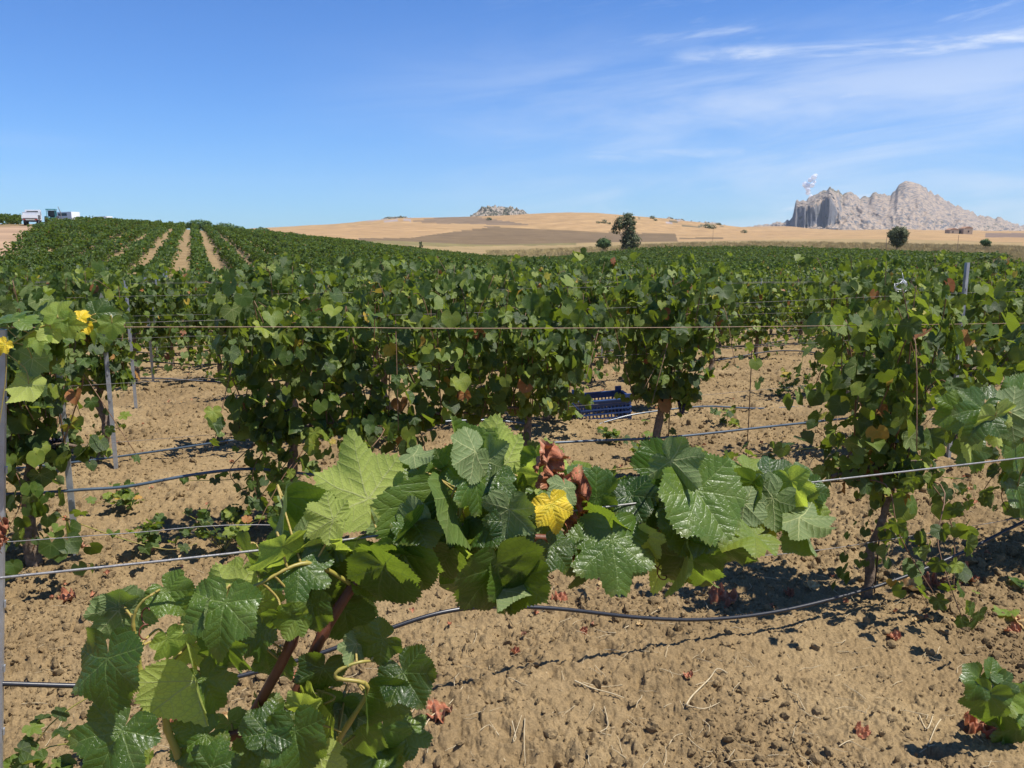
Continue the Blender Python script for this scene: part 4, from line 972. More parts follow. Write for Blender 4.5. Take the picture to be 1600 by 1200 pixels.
# yellowish leaves on the near left vine top and low suckers of the front row at the lower left
front_shoot('yellow green leaf spray on top of the left edge vine', 2.62, [(-20, 560), (30, 530), (80, 505), (130, 505), (170, 500)],
   [(60, 525, 45, 20, 0, -30, 'p', 0, 0), (90, 492, 50, 200, 20, -30, 'p', 0, 0), (105, 508, 44, 90, 0, 10, 'p', 0, -.02), (80, 515, 42, 10, 20, 10, 'p', 1, 0), (125, 497, 28, 160, 0, -20, 'y', 0, 0), (135, 510, 22, 20, 30, 0, 'y', 0, 0), (100, 500, 34, 60, 0, 10, 'p', 0, -.02),
    (30, 500, 55, 150, 0, -30, 'g', 0, 0), (12, 500, 60, 200, 0, -20, 'g', 0, .03), (150, 490, 50, 100, 0, -20, 'g', 0, .03), (175, 505, 42, 0, 20, 0, 'p', 0, 0), (50, 560, 55, 350, 0, 10, 'g', 1, .02), (45, 600, 60, 340, 20, 0, 'p', 1, 0)], 9)
for q, (s_, n_, lab) in enumerate(((-.62, 2.72, 'low sunlit sucker leaves at the foot of the front row by the lower left corner'), (-.35, 2.5, 'small pale vine sucker at the bottom left corner below the hose'))):
    g = random.Random(60 + q); e = empty('vine_sucker', drop(sn(s_, n_), 0), ROWA, label=lab, cat='vine sucker')
    lv = []
    for k in range(7):
        a = g.uniform(0, 6.28); L3 = g.uniform(.18, .34) * (1 - .35 * q); tipp = Vector((math.cos(a) * L3, math.sin(a) * L3 * .6, g.uniform(.08, .34) * (1 - .4 * q)))
        sp = smooth_path([Vector((0, 0, -.01)), tipp * .5 + Vector((0, 0, .06)), tipp], 4); MB().tube(sp, .0022, 5).build('stem', MAT_SHOOT, e, True)
        for j in range(8):
            p = sp[g.randrange(2, len(sp))]; lv.append((p + Vector((g.uniform(-.05, .05), g.uniform(-.05, .05), g.uniform(0, .05))), Vector((g.uniform(-.7, .7), g.uniform(-.9, .4), 1)), Vector((g.uniform(-1, 1), g.uniform(-1, 1), -.7)), g.uniform(.022, .042)))
    leaf_objs(e, lv, g, MID)
for q, (px_, py_, lab) in enumerate(((205, 800, 'small vine sucker lying alone on the soil between the first rows at the left'), (240, 870, 'tiny leafy sprout on the soil above the thick wire at the left'), (350, 870, 'bushy low vine regrowth behind the wire left of the big pale leaves'),
                                     (1000, 715, 'small green sprout on the soil left of the stake vine foot'), (955, 690, 'tiny two-leaved sprout on the bare soil below the blue crate'), (1215, 615, 'small bushy vine sprout in the bare gap right of the stake rod'),
                                     (620, 700, 'low leafy regrowth on the soil at the centre'), (1135, 668, 'little trailing shoot on the soil right of the stake vine'))):
    c = on_ground(px_, py_, 0); g = random.Random(160 + q); e = empty('vine_sucker', drop(c, 0), g.uniform(0, 3), label=lab, cat='vine sucker')
    big = (.8, .6, 1.3, .6, .5, 1.5, 1.2, .7)[q]; lv = []
    for k in range(int(4 * big) + 2):
        a = g.uniform(0, 6.28); L3 = g.uniform(.10, .24) * big; tipp = Vector((math.cos(a) * L3, math.sin(a) * L3, g.uniform(.05, .22) * big))
        sp = smooth_path([Vector((0, 0, -.01)), tipp * .5 + Vector((0, 0, .04)), tipp], 4); MB().tube(sp, .002, 5).build('stem', MAT_SHOOT, e, True)
        for j in range(6):
            p = sp[g.randrange(2, len(sp))]; lv.append((p + Vector((g.uniform(-.05, .05), g.uniform(-.05, .05), g.uniform(0, .04))), Vector((g.uniform(-.7, .7), g.uniform(-.9, .4), 1)), Vector((g.uniform(-1, 1), g.uniform(-1, 1), -.5)), g.uniform(.03, .05)))
    leaf_objs(e, lv, g, MID)

# ------------------------------------------------------------------ posts, wires, hoses
def post_mesh(h):
    mb = MB(); w, d, t = .030, .022, .004            # open C profile
    prof = [(-w / 2, -d / 2), (w / 2, -d / 2), (w / 2, d / 2), (w / 2 - .008, d / 2), (w / 2 - .008, d / 2 - t), (w / 2 - t, d / 2 - t), (w / 2 - t, -d / 2 + t), (-w / 2 + t, -d / 2 + t), (-w / 2 + t, d / 2 - t), (-w / 2 + .008, d / 2 - t), (-w / 2 + .008, d / 2), (-w / 2, d / 2)]
    mb.prism(prof, -.3, h); return mb.mesh('post', MAT_STEEL)
PM = post_mesh(1.0); HK = MB()
HK.box((0, -.0145, 0), (.012, .004, .02)); HKM = HK.mesh('hook', MAT_STEEL)
def post(s, n, h, label, tilt=0.0, tilt2=0.0):
    p = drop(sn(s, n), 0, False)
    e = empty('trellis_post', p, ROWA, label=label, cat='trellis post', group='steel trellis posts'); e.rotation_euler = (tilt2, tilt, ROWA)
    o = obj('channel', PM, e); o.scale = (1, 1, h)
    for z in (.35, .55, .75, .95, 1.15, 1.35):
        if z < h - .05:
            q = obj('hook', HKM, e); q.location = (0, 0, z)
    return e
def post_at(px, py, h, label, tilt=0.0):
    c = on_ground(px, py, 0); return post(U2.dot(c), N2.dot(c), h, label, tilt)
e_ = post(-.46, row_n(0), 1.55, 'nearest steel trellis post, cut by the left edge of the photo')
a_ = on_row(3, 518, row_n(0)); b_ = on_row(-3, 1195, row_n(0)); ax_ = (a_ - b_).normalized(); e_.location = b_ - ax_ * .25
e_.rotation_euler = (ax_.to_track_quat('Z', 'Y').to_matrix() @ Matrix.Rotation(R_(0), 3, 'Z')).to_euler(); e_.scale = (1.0, 1.0, (a_ - b_).length / 1.3)
post_at(121, 878, 1.33, 'steel trellis post with pale foot in the second row at the left')
post_at(182, 736, 1.34, 'steel trellis post with sunlit base in the third row, left')
post_at(213, 643, 1.33, 'tall clean steel post standing in the gap left of the full vine')
post_at(1481, 722, 1.55, 'tall grey steel post rising above the vines at the right')
post(5.84, row_n(0), 1.45, 'steel post of the front row outside the right edge')
for k in range(2, 12):
    if k != 2: post(5.85 + .02 * k, row_n(k), 1.36 if k < 9 else 1.4, f'steel post tip showing above the {ORD[k]} row near the middle')
    if k > 3: post(-.42 + .01 * k, row_n(k), 1.34 if k < 9 else 1.42, f'steel post of the {ORD[k]} row in the left line of posts')
    if k > 2: post(12.2, row_n(k), 1.36, f'steel post tip above the {ORD[k]} row in the right line of posts')
    if k > 6: post(-6.8, row_n(k), 1.36, f'steel post tip above the {ORD[k]} row in the far left line of posts')
def wire(pts, r, mat, label, name='trellis_wire', cat='wire', k=5, sub=5, group=None):
    sp = smooth_path(pts, sub); P0 = sp[0].copy()
    o = MB().tube([p - P0 for p in sp], r, k).build(name, mat, None, True, label=label, cat=cat, group=group); o.location = P0; return o
wire([on_row(-120, 917, HN), on_row(0, 903, HN), on_row(430, 857, HN), on_row(800, 810, HN), on_row(1240, 757, HN), on_row(1600, 715, HN), on_row(1800, 690, HN)], .0013, MAT_WIRE, 'thick grey wire in the foreground carrying the long leafy cane')
wire([on_row(x, y, row_n(0)) for x, y in ((-60, 852), (22, 846), (200, 833), (400, 820), (700, 835), (1000, 872), (1230, 865), (1420, 838), (1600, 808), (1750, 780))], .0014, MAT_WIRE, 'slack thin wire sagging through the front row below the big leaves')
wire([on_row(x, y, row_n(0)) for x, y in ((-60, 512), (10, 512), (200, 511), (480, 511), (700, 513), (1000, 512), (1300, 509), (1600, 505), (1750, 503))], .0014, MAT_RUSTWIRE, 'taut pinkish top wire stretched across the whole view')
for k in range(1, 9):
    n = row_n(k)
    for h, nm in ((.66, 'lower'), (1.30, 'upper'), (.98, 'middle')):
        if k > 3 and nm == 'middle': continue
        ss = np.arange(-3 - n * .4, n * 1.6 + 1, 1.05)
        pts = [Vector((*sn(s, n).xy, gz(*sn(s, n).xy, False) + h - .02 * abs(math.sin((s + .45) * math.pi / 6.3)))) for s in ss]
        wire(pts, .0013 if k < 4 else .0016, MAT_WIRE_OLD, f'{nm} trellis wire of the {ORD[k]} row', sub=2)
def hose(pts, label, mat=MAT_HOSE, r=.008): return wire(pts, r, mat, label, 'drip_hose', 'drip hose', 9, 8)
h0 = hose([on_row(x, y, row_n(0)) for x, y in ((-120, 1066), (0, 1068), (100, 1071), (240, 1074), (310, 1070), (400, 1050), (500, 1021), (600, 985), (690, 957), (770, 948), (870, 951), (1000, 965), (1100, 968), (1200, 958), (1300, 936), (1400, 906), (1500, 865), (1600, 815), (1760, 740))], 'black drip hose sagging along the front row across the soil')
cl = on_row(1398, 907, row_n(0)); hc = empty('hose_clip', cl, ROWA, label='small clip tying the black hose to the twisted trunk', cat='clip')
MB().tube([(.0115 * math.cos(a), .0, .0115 * math.sin(a)) for a in np.linspace(0, 6.1, 14)], .0022, 5).build('ring', MAT_HOSE, hc, True)
wire([on_row(x, y, row_n(1)) for x, y in ((-60, 775), (60, 770), (130, 765), (200, 760), (300, 742), (380, 733), (440, 736), (505, 742), (600, 735), (760, 700), (900, 690))] + [sn(s, row_n(1), .36) for s in (3.1, 4.0, 5.0, 6.2, 8.0)], .0085, MAT_HOSEB, 'weathered drip hose of the second row, blue-grey with painted sky reflection', 'drip_hose', 'drip hose', 9, 8)
def on_low(px, py, n): return on_row(px, py, n)
wire([sn(s, row_n(2) - .10, gz(*sn(s, row_n(2) - .1).xy, False) + .12 + .05 * math.sin(s * 1.3)) for s in np.arange(-4, 3.0, .6)] + [on_row(x, y, row_n(2) - .22) for x, y in ((895, 673), (950, 658), (1000, 646), (1100, 635), (1200, 638), (1340, 626))] + [sn(s, row_n(2) - .1, .15) for s in (7.4, 8.6, 10, 12)], .0085, MAT_HOSEB, 'drip hose of the third row passing in front of the blue crate', 'drip_hose', 'drip hose', 8, 5)
for k in range(3, 7):
    n = row_n(k); wire([Vector((*sn(s, n).xy, gz(*sn(s, n).xy, False) + .30 + .06 * math.sin(s * 2.3 + k))) for s in np.arange(-n * .8, n * 1.6, .5)], .009, MAT_HOSE, f'dark drip hose of the {ORD[k]} row', 'drip_hose', 'drip hose', 6, 2)
rodp = drop(sn(3.78, row_n(1)), 0, False)
rd = MB().tube([(0, 0, -.1), (.004, 0, .45), (0, 0, 1.02)], .0035, 6).build('iron_rod', MAT_ROD, None, False, label='thin rusty rod standing alone in the bare soil right of the stake vine', cat='rod'); rd.location = rodp
# white plastic tie tangle
tp = on_row(1408, 447, row_n(1)); tg = random.Random(4); pts = [Vector((0, 0, .10))]
for i in range(26): a = i * 1.05; pts.append(Vector((.055 * math.cos(a) * tg.uniform(.4, 1.1), .03 * math.sin(a * 1.7), .035 * math.sin(a) + tg.uniform(-.02, .02))))
MAT_WHITE = simple('white_plastic', (.72, .72, .72), (.8, .8, .8), .5, 10)
o = MB().tube(smooth_path(pts, 4), .0024, 5).build('plastic_twine', MAT_WHITE, None, True, label='white plastic twine tangled in the vine top at the right', cat='twine'); o.location = tp
tp = on_row(478, 446, row_n(2)); o = MB().tube(smooth_path([(-.05, 0, -.01), (-.02, 0, .012), (.02, 0, .006), (.06, 0, .012)], 4), .006, 5).build('plastic_strip', MAT_WHITE, None, True, label='short white plastic strip on the wire left of centre', cat='plastic strip'); o.location = tp

# ------------------------------------------------------------------ blue harvest crate
def crate(c, rz, tilt):
    m_ = simple('blue_plastic', (.022, .055, .17), (.035, .085, .25), .5, 8, 0, .5, .05)
    e = empty('harvest_crate', c, rz, label='dark blue slatted plastic harvest crate lying under the vines', cat='crate'); e.rotation_euler = (tilt, R_(-3), rz)
    Lx, Wy, H = .50, .32, .245; t = .012
    def wall(name, c0, along, Lw, foot=True):
        ax = Vector(along); nrm = Vector((-ax.y, ax.x, 0)); rot = Matrix((ax, nrm, Vector((0, 0, 1)))).transposed()
        w = MB()
        def b(u, z, su, sz, st=t, off=0.0): w.box(Vector(c0) + ax * u + Vector((0, 0, z)) + nrm * off, (su, st, sz), rot)
        b(0, .205, Lw, .05, t); b(0, .150, Lw, .012, t + .008); b(0, .105, Lw, .012, t + .008); b(0, .235, Lw, .01, t + .016); b(0, .06, Lw, .014, t + .008)
        b(-Lw * .40, .024, Lw * .2, .05, t + .003); b(Lw * .40, .024, Lw * .2, .05, t + .003); b(0, .045, Lw * .62, .016, t + .002)
        if Lw > .4: b(-Lw / 2 + .03, .262, .06, .04, t + .004); b(Lw / 2 - .03, .262, .06, .04, t + .004)
        o = w.build(name, m_, e)
        k = int(Lw / .034); sl = MB().box((0, 0, 0), (.012, t - .003, .15)).mesh('slat', m_)
        for i in range(k):
            q = obj('slat', sl, o); q.matrix_basis = Matrix.Translation(Vector(c0) + ax * (-Lw / 2 + Lw * (i + .5) / k) + Vector((0, 0, .112))) @ rot.to_4x4()
        return o
    wall('side_wall', (0, -Wy / 2, 0), (1, 0, 0), Lx); wall('side_wall', (0, Wy / 2, 0), (-1, 0, 0), Lx)
    wall('end_wall', (-Lx / 2, 0, 0), (0, -1, 0), Wy - .03); wall('end_wall', (Lx / 2, 0, 0), (0, 1, 0), Wy - .03)
    f = MB().box((0, 0, .012), (Lx - .02, Wy - .02, .006))
    for i in range(-4, 5): f.box((i * .05, 0, .019), (.008, Wy - .03, .006))
    f.build('floor', m_, e); return e
cc = on_ground(937, 662, 0); crate(drop(on_ground(948, 661, 0), -.005, False) + Vector((-.03, .18, 0)), R_(10), R_(3))

# ------------------------------------------------------------------ soil litter
def clod_mesh(seed):
    g = np.random.default_rng(seed); V = []; 
    import bmesh
    bm = bmesh.new(); bmesh.ops.create_icosphere(bm, subdivisions=2, radius=1)
    for v in bm.verts: v.co = v.co * float(1 + g.normal(0, .13)); v.co.z *= .7
    me = bpy.data.meshes.new('clod'); bm.to_mesh(me); bm.free(); me.materials.append(MAT_SOIL)
    a = me.attributes.new('soil', 'FLOAT', 'POINT'); a.data.foreach_set('value', np.ones(len(me.vertices), np.float32)); return me
NC = 60000
dd = np.exp(rng.uniform(np.log(2.3), np.log(15), NC)); pp = rng.uniform(-80, 1680, NC); CX = (pp - 800) / F * dd; CY = dd
kk = fbm(CX * 1.3, CY * 1.3, 3, 141); keep = rng.random(NC) < np.clip((kk - .30) * 3.2, .15, 1); CX, CY = CX[keep], CY[keep]
sz = np.clip(.0042 * rng.pareto(2.6, len(CX)) + .003, .003, .020) * (1 + np.hypot(CX, CY) * .05)
CZ = gzv(CX, CY) + sz * .25
scatter('soil_clods', [clod_mesh(s) for s in range(5)], np.stack([CX, CY, CZ], -1), rng.uniform(0, 6.28, (len(CX), 3)), np.stack([sz * rng.uniform(.8, 1.5, len(sz)), sz, sz * rng.uniform(.7, 1.1, len(sz))], -1), label='loose brown soil clods scattered over the tilled ground', cat='soil clods')
def straw_mesh(seed):
    g = random.Random(seed); p = [Vector((0, 0, 0))]; a = 0
    for i in range(4): a += g.uniform(-.5, .5); p.append(p[-1] + Vector((math.cos(a) * .25, math.sin(a) * .25, g.uniform(-.02, .05))))
    return MB().tube(p, [.016, .016, .014, .012, .008], 4).mesh('straw', MAT_STRAW)
NS = 1500
dd = np.exp(rng.uniform(np.log(2.4), np.log(13), NS)); pp = rng.uniform(-50, 1650, NS); SX_ = (pp - 800) / F * dd; SY_ = dd
sl = rng.uniform(.03, .10, NS)
scatter('straw_litter', [straw_mesh(s) for s in range(8)], np.stack([SX_, SY_, gzv(SX_, SY_) + .006], -1), np.stack([rng.normal(0, .12, NS), rng.normal(0, .12, NS), rng.uniform(0, 6.28, NS)], -1), np.stack([sl, sl, sl], -1), label='bits of dry straw strewn over the soil', cat='straw')
dry_m = [HERO['r'][0], HERO['r'][1], HERO['r'][2], HERO['t'][0], HERO['t'][1]]
ND = 260
dd = np.exp(rng.uniform(np.log(3.3), np.log(13), ND)); pp = rng.uniform(-50, 1650, ND); LX = (pp - 800) / F * dd; LY = dd
sl = rng.uniform(.012, .028, ND)
LOWD = [leaf_mesh('fallen', mt, 20, 2, 700 + i, sinus=.6, fold=.2, droop=.2, wave=.25, curl=1.8, teeth=.03) for i, mt in enumerate((MAT_RUST, MAT_TAN, MAT_RUST))]
scatter('fallen_leaf_litter', LOWD, np.stack([LX, LY, gzv(LX, LY) + .012], -1), np.stack([rng.normal(0, .5, ND), rng.normal(0, .5, ND), rng.uniform(0, 6.28, ND)], -1), np.stack([sl, sl, sl], -1), label='small crumpled rust and tan leaf fragments on the soil', cat='leaf litter')
FL = [(684, 1140, 36, 'r', 'bright red dried leaf pinned over a pale twig on the foreground soil'), (1347, 1148, 20, 'r', 'small red dried leaf alone at the lower right of the soil'), (806, 1036, 13, 'r', 'tiny red leaf fragment below the dark hanging leaf'),
      (1132, 943, 40, 'r', 'crumpled orange leaf just above the hose near the centre right'), (1425, 927, 32, 't', 'pale cream fallen leaf beside the foot of the twisted trunk'), (1497, 905, 30, 'y', 'yellow fallen leaf right of the twisted trunk'),
      (1503, 920, 30, 'r', 'orange curled leaf under the yellow fallen leaf'), (1460, 922, 26, 'r', 'pinkish dried leaf between the cream and the yellow leaf'), (1572, 966, 26, 'p', 'light green fallen leaf near the right edge'),
      (1590, 975, 20, 't', 'tan leaf stub joined to the light green fallen leaf'), (1585, 990, 18, 'r', 'small orange leaf at the right edge under the green one'), (1528, 1135, 38, 'r', 'red leaf lying under the corner shoot'),
      (242, 1122, 26, 'r', 'red curled leaf left of the green shoot'), (278, 1130, 28, 'r', 'orange curled leaf right of the green shoot'), (360, 1140, 26, 't', 'pale pink dried leaf beside the dark cane'), (872, 938, 24, 'r', 'orange scrap of leaf right of the dark hanging leaf tip'),
      (1398, 1005, 16, 'r', 'dark red curled scrap in the rough soil at right'), (1075, 1078, 14, 'r', 'orange leaf scrap above the bent twig'), (910, 1003, 12, 'r', 'orange leaf crumb on the pipe shadow'), (108, 935, 22, 'r', 'pink leaf scrap on the soil by the left wire'),
      (460, 1063, 16, 'r', 'red leaf scrap seen between the two dark canes'), (1010, 658, 20, 'p', 'pale yellow green leaf lying on the soil right of the crate'), (1015, 680, 20, 'p', 'yellow green fallen leaf on the bare soil below the crate'),
      (1265, 918, 22, 't', 'straw coloured leaf scrap between hose and bare soil'), (1232, 928, 14, 'r', 'tiny orange scrap left of the twisted trunk foot'), (1595, 930, 30, 'g', 'green leaf lying at the right edge of the soil')]
for i, (x, y, w, kd, lab) in enumerate(FL):
    c = drop(on_ground(x, y, 0), .012); d_ = (c - cam.location).length; g = random.Random(i + 5)
    o = bpy.data.objects.new('fallen_leaf', HERO[kd][g.randrange(len(HERO[kd]))]); COL.objects.link(o); tag(o, lab, 'leaf', 'fallen leaves on the soil')
    o.matrix_basis = Matrix.Translation(c) @ basis(Vector((g.uniform(-.3, .3), g.uniform(-.6, 0), 1)), Vector((g.uniform(-1, 1), g.uniform(-1, 1), 0))).to_4x4() @ Matrix.Scale(w * d_ / F / 1.35, 4)
TW = [([(1072, 1116), (1082, 1100), (1108, 1070), (1120, 1062), (1136, 1066)], .0035, 'thick bent pale twig on the soil at the lower centre'), ([(1072, 1116), (1100, 1114), (1126, 1106)], .0022, 'thin pale twig joining the bent twig at its foot'),
      ([(897, 1088), (925, 1094), (955, 1100), (975, 1103)], .003, 'splintered pale twig lying flat below the hose'), ([(910, 1090), (940, 1087), (972, 1085)], .0016, 'thin fibre peeling from the splintered twig'),
      ([(657, 1163), (675, 1142), (700, 1120), (726, 1091)], .0026, 'long thin twig under the red leaf'), ([(745, 985), (744, 1002), (738, 1015)], .0016, 'short curved straw on the soil by the hose'),
      ([(800, 1150), (806, 1162), (802, 1168), (815, 1140)], .002, 'hooked dry stem at the bottom centre'), ([(820, 1145), (819, 1170), (821, 1195)], .0018, 'upright thin straw at the bottom centre'), ([(944, 1118), (950, 1138), (938, 1148), (955, 1155)], .002, 'forked dry stem right of bottom centre'),
      ([(980, 1124), (992, 1133), (1004, 1142)], .0018, 'short straight straw below the splintered twig'), ([(1436, 1120), (1446, 1140), (1452, 1138), (1458, 1118)], .003, 'forked dry root at the lower right'), ([(1470, 1126), (1462, 1140), (1452, 1160)], .0026, 'slanted dry stem at the lower right'),
      ([(1310, 1170), (1322, 1165), (1334, 1160)], .0022, 'short straw left of the small red leaf'), ([(1045, 1164), (1055, 1153), (1067, 1148)], .0016, 'short straw below the bent twig'), ([(975, 998), (1000, 985), (1018, 972), (1032, 962)], .0026, 'bundle of curved straw right under the hose'),
      ([(1024, 993), (1050, 991), (1074, 996)], .0016, 'curved straw lying along the hose shadow'), ([(1374, 960), (1376, 952), (1385, 962)], .0018, 'small looped straw in front of the trunk'), ([(750, 1158), (765, 1150), (780, 1162), (765, 1145)], .0014, 'crossed dry stalks left of bottom centre'),
      ([(668, 1178), (669, 1190), (668, 1200)], .0016, 'short straw at the bottom edge below the red leaf'), ([(842, 945), (855, 930), (866, 915)], .0022, 'pale straw leaning by the dark hanging leaf'), ([(1215, 977), (1225, 974), (1240, 977)], .0014, 'thin curved straw beneath the hose on the right')]
for pts, r, lab in TW:
    P = []
    for i, (x, y) in enumerate(pts):
        c = on_ground(x, y, 0); P.append(Vector((c.x, c.y, max(gz(c.x, c.y), gz(c.x + .01, c.y + .01)) + r + .004)))
    P0 = P[0].copy(); sp = smooth_path([p - P0 for p in P], 4)
    o = MB().tube(sp, [r * (1 - .45 * i / len(sp)) for i in range(len(sp))], 6).build('dry_twig', MAT_STRAW, None, True, label=lab, cat='twig', group='dry twigs on the soil'); o.location = P0

# ------------------------------------------------------------------ trees and shrubs far off
MAT_TREE = leaf_mat('tree_leaf', [(0, (.05, .072, .026)), (.5, (.095, .125, .045)), (1, (.17, .20, .08))], (.10, .13, .05), (.12, .17, .04), detail=False, rough=.6, tfac=.2)
MAT_TREE2 = leaf_mat('tree_leaf_green', [(0, (.035, .080, .020)), (.5, (.065, .135, .032)), (1, (.11, .20, .05))], (.08, .13, .04), (.12, .20, .03), detail=False, rough=.6, tfac=.2)
def tree(px, d, blobs, label, mat, seed, n=900, leaf=.16, trunk_h=1.5, tr_r=.2, cat='tree', name='tree'):
    """blobs in metres relative to the foot: x, y, z, rx, rz"""
    g = random.Random(seed); base = far_pt(px, d); e = empty(name, base, 0, label=label, cat=cat)
    mb = MB(); top = max(b[2] for b in blobs)
    mb.tube(smooth_path([(0, 0, -.3), (g.uniform(-.1, .1), 0, trunk_h * .6), (blobs[0][0] * .3, 0, trunk_h), (blobs[0][0] * .5, 0, top * .7)], 4), [tr_r * (1 - .055 * i) for i in range(13)], 8)
    mb.build('trunk', MAT_BARK, e, True)
    lm = MB()
    for b in blobs: 
        sp = smooth_path([(0, 0, trunk_h * .7), (b[0] * .5, b[1] * .5, (trunk_h + b[2]) * .5), (b[0], b[1], b[2])], 3); lm.tube(sp, [tr_r * .4 * (1 - .1 * i) for i in range(len(sp))], 5)
    lm.build('limb', MAT_BARK, e, True)
    lv = []; tot = sum(b[3] ** 2 * b[4] for b in blobs)
    for b in blobs:
        cl = [(g.gauss(0, 1), g.gauss(0, 1), g.gauss(0, 1)) for _ in range(max(9, int(26 * b[3])))]
        cl = [Vector(c).normalized() * g.uniform(.55, 1.0) for c in cl]
        for _ in range(int(n * b[3] ** 2 * b[4] / tot)):
            c = cl[g.randrange(len(cl))]; q = Vector((c.x + g.gauss(0, .17), c.y + g.gauss(0, .17), c.z + g.gauss(0, .15)))
            p = Vector((b[0] + q.x * b[3], b[1] + q.y * b[3], b[2] + q.z * b[4]))
            lv.append((p, q + Vector((g.uniform(-.8, .8), g.uniform(-.8, .8), g.uniform(-.3, .9))), Vector((g.uniform(-1, 1), g.uniform(-1, 1), g.uniform(-1, 0))), leaf * g.uniform(.6, 1.3)))
    o = obj('crown', joined_foliage('crown', lv, g, mat, True), e, kind='stuff'); return e
D1 = 205; m1 = D1 / F
tree(982, D1, [(.1, 0, 58 * m1 - .9, 1.3, 1.4), (-.5, 0, 50 * m1, 1.4, 1.4), (.2, 0, 42 * m1, 1.6, 1.7), (-2.1, 0, 43 * m1, 1.5, 1.5), (-3.1, .2, 35 * m1, 1.1, 1.2), (.2, 0, 28 * m1, 1.6, 1.8), (1.4, 0, 16 * m1, 1.6, 1.9), (.2, 0, 10 * m1, 1.9, 1.9), (-.3, .4, 20 * m1, 1.3, 1.6), (-2.0, 0, 17 * m1, .4, .4)],
     'tall eucalyptus-like tree standing alone behind the far vineyard', MAT_TREE, 31, 8000, .19, 1.6, .26)
tree(943, 215, [(0, 0, 2.5, 1.6, 1.35), (-.5, 0, 2.2, 1.3, 1.2), (.6, 0, 2.3, 1.3, 1.2)], 'small round green tree left of the tall tree', MAT_TREE2, 32, 3400, .17, .8, .12)
tree(1403, 195, [(0, 0, 4.0, 2.0, 1.5), (-1.1, 0, 4.2, 1.4, 1.2), (1.1, 0, 4.2, 1.4, 1.3), (.1, 0, 2.4, 1.5, 1.4), (.2, 0, 5.1, 1.6, .9), (.9, 0, 2.9, 1.3, 1.2), (-.7, 0, 3.0, 1.3, 1.2)], 'dense rounded green tree in front of the rocky mountain', MAT_TREE, 33, 6500, .17, .7, .16)
tree(1541, 230, [(0, 0, 2.3, 1.3, .95), (.5, 0, 2.0, 1.1, .8)], 'small round bush on the dry field near the right edge', MAT_TREE2, 34, 1600, .16, .4, .07, 'bush', 'bush')
tree(657, 190, [(0, 0, 1.5, .5, .8), (0, 0, 2.3, .35, .5)], 'tiny dark tree peeping over the vineyard edge', MAT_TREE, 35, 500, .12, .6, .06)
for i, (px, d, w, h, lab) in enumerate(((313, 172, 2.2, 2.2, 'round bushy tree on the hill crest above the soil strips'), (352, 176, 2.0, 1.9, 'second rounded bushy tree on the hill crest, to the right of the strips'), (410, 176, 1.5, 1.8, 'smallest bushy tree at the right end of the hill crest'), (372, 177, 1.6, 1.6, 'low bush between the two right crest trees'),
      (285, 175, 1.7, 1.3, 'low wide bush left of the crest trees'))):
    h *= .62; tree(px, d - 18, [(0, 0, h * .8, w, h * .7), (-w * .5, 0, h * .8, w * .6, h * .5), (w * .5, 0, h * .75, w * .7, h * .5)], lab, MAT_TREE2, 40 + i, 1500, .16, .8, .1)
for i, (px, py, w, lab) in enumerate(((934, 350, 2, 'left shrub of three on the golden hillside'), (943, 350, 3.5, 'wide shrub of three on the golden hillside'), (951, 351, 2, 'right shrub of three on the golden hillside'), (1018, 343, 3.2, 'dark shrub on the crest right of the tall tree'), (1023, 346, 2.2, 'smaller shrub below the crest shrub'),
      (764, 345, 3, 'lone shrub at the edge of the ploughed patch'), (1104, 357, 4, 'dark shrub among the pale rocks on the slope'), (1112, 358, 4, 'second dark shrub among the pale rocks'), (1122, 352, 3, 'shrub on the ridge end at right'), (628, 341, 2.6, 'shrub on the left golden crest'), (1162, 364, 3, 'small dark shrub at the hill foot'))):
    d = 1000.
    for dt in np.arange(430, 1010, 5.):        # walk out to where the slope meets that line of sight
        if gz((px - 800) / FX * dt, dt, False) > yz(py, dt): d = dt; break
    tree(px, d, [(0, 0, w * .45, w, w * .6), (w * .5, 0, w * .3, w * .6, w * .5)], lab, MAT_TREE, 60 + i, 160, w * .16, .5, .1, 'shrub', 'shrub')

# ------------------------------------------------------------------ dry grass along the far track
def tuft(seed):
    g = random.Random(seed); V = []; Fc = []
    for i in range(30):
        a = g.uniform(0, 6.28); r = g.uniform(0, .35); x, y = math.cos(a) * r, math.sin(a) * r; h = g.uniform(.3, .8); lx, ly = g.uniform(-.2, .2), g.uniform(-.2, .2); b = len(V); w = .02
        V += [(x - w, y, 0), (x + w, y, 0), (x + lx, y + ly, h)]; Fc.append((b, b + 1, b + 2))
    return mk_mesh('tuft', V, Fc, MAT_GRASS)
MAT_GRASS = simple('dry_grass', (.50, .38, .15), (.62, .50, .24), .8, 3)
def grass_zone(name, label, cond, n, rlo, rhi, plo, phi, sc):
    d = rng.uniform(rlo, rhi, n); p = rng.uniform(plo, phi, n); X = (p - 800) / FX * d; Y = d; ok = cond(p, d); X, Y = X[ok], Y[ok]
    s = rng.uniform(.6, 1.3, len(X)) * sc
    return scatter(name, [tuft(i) for i in range(5)], np.stack([X, Y, macro(X, Y)], -1), np.stack([s * 0, s * 0, rng.uniform(0, 6.28, len(X))], -1), np.stack([s * 1.6, s * 1.6, s], -1), label=label, cat='dry grass')
grass_zone('dry_grass', 'tall pale dry grass along the track by the far vineyard at right', lambda p, d: ((d < 78) & (p > 1290)) | (p > 1500 + (d - 60) * .7), 12000, 54, 190, 1240, 1720, .95)
grass_zone('dry_grass', 'straw coloured grass fringe behind the far vineyard', lambda p, d: d > np.interp(p, [850, 1000, 1170, 1400, 1600], [160, 190, 196, 178, 150]), 9000, 155, 290, 760, 1680, 1.3)

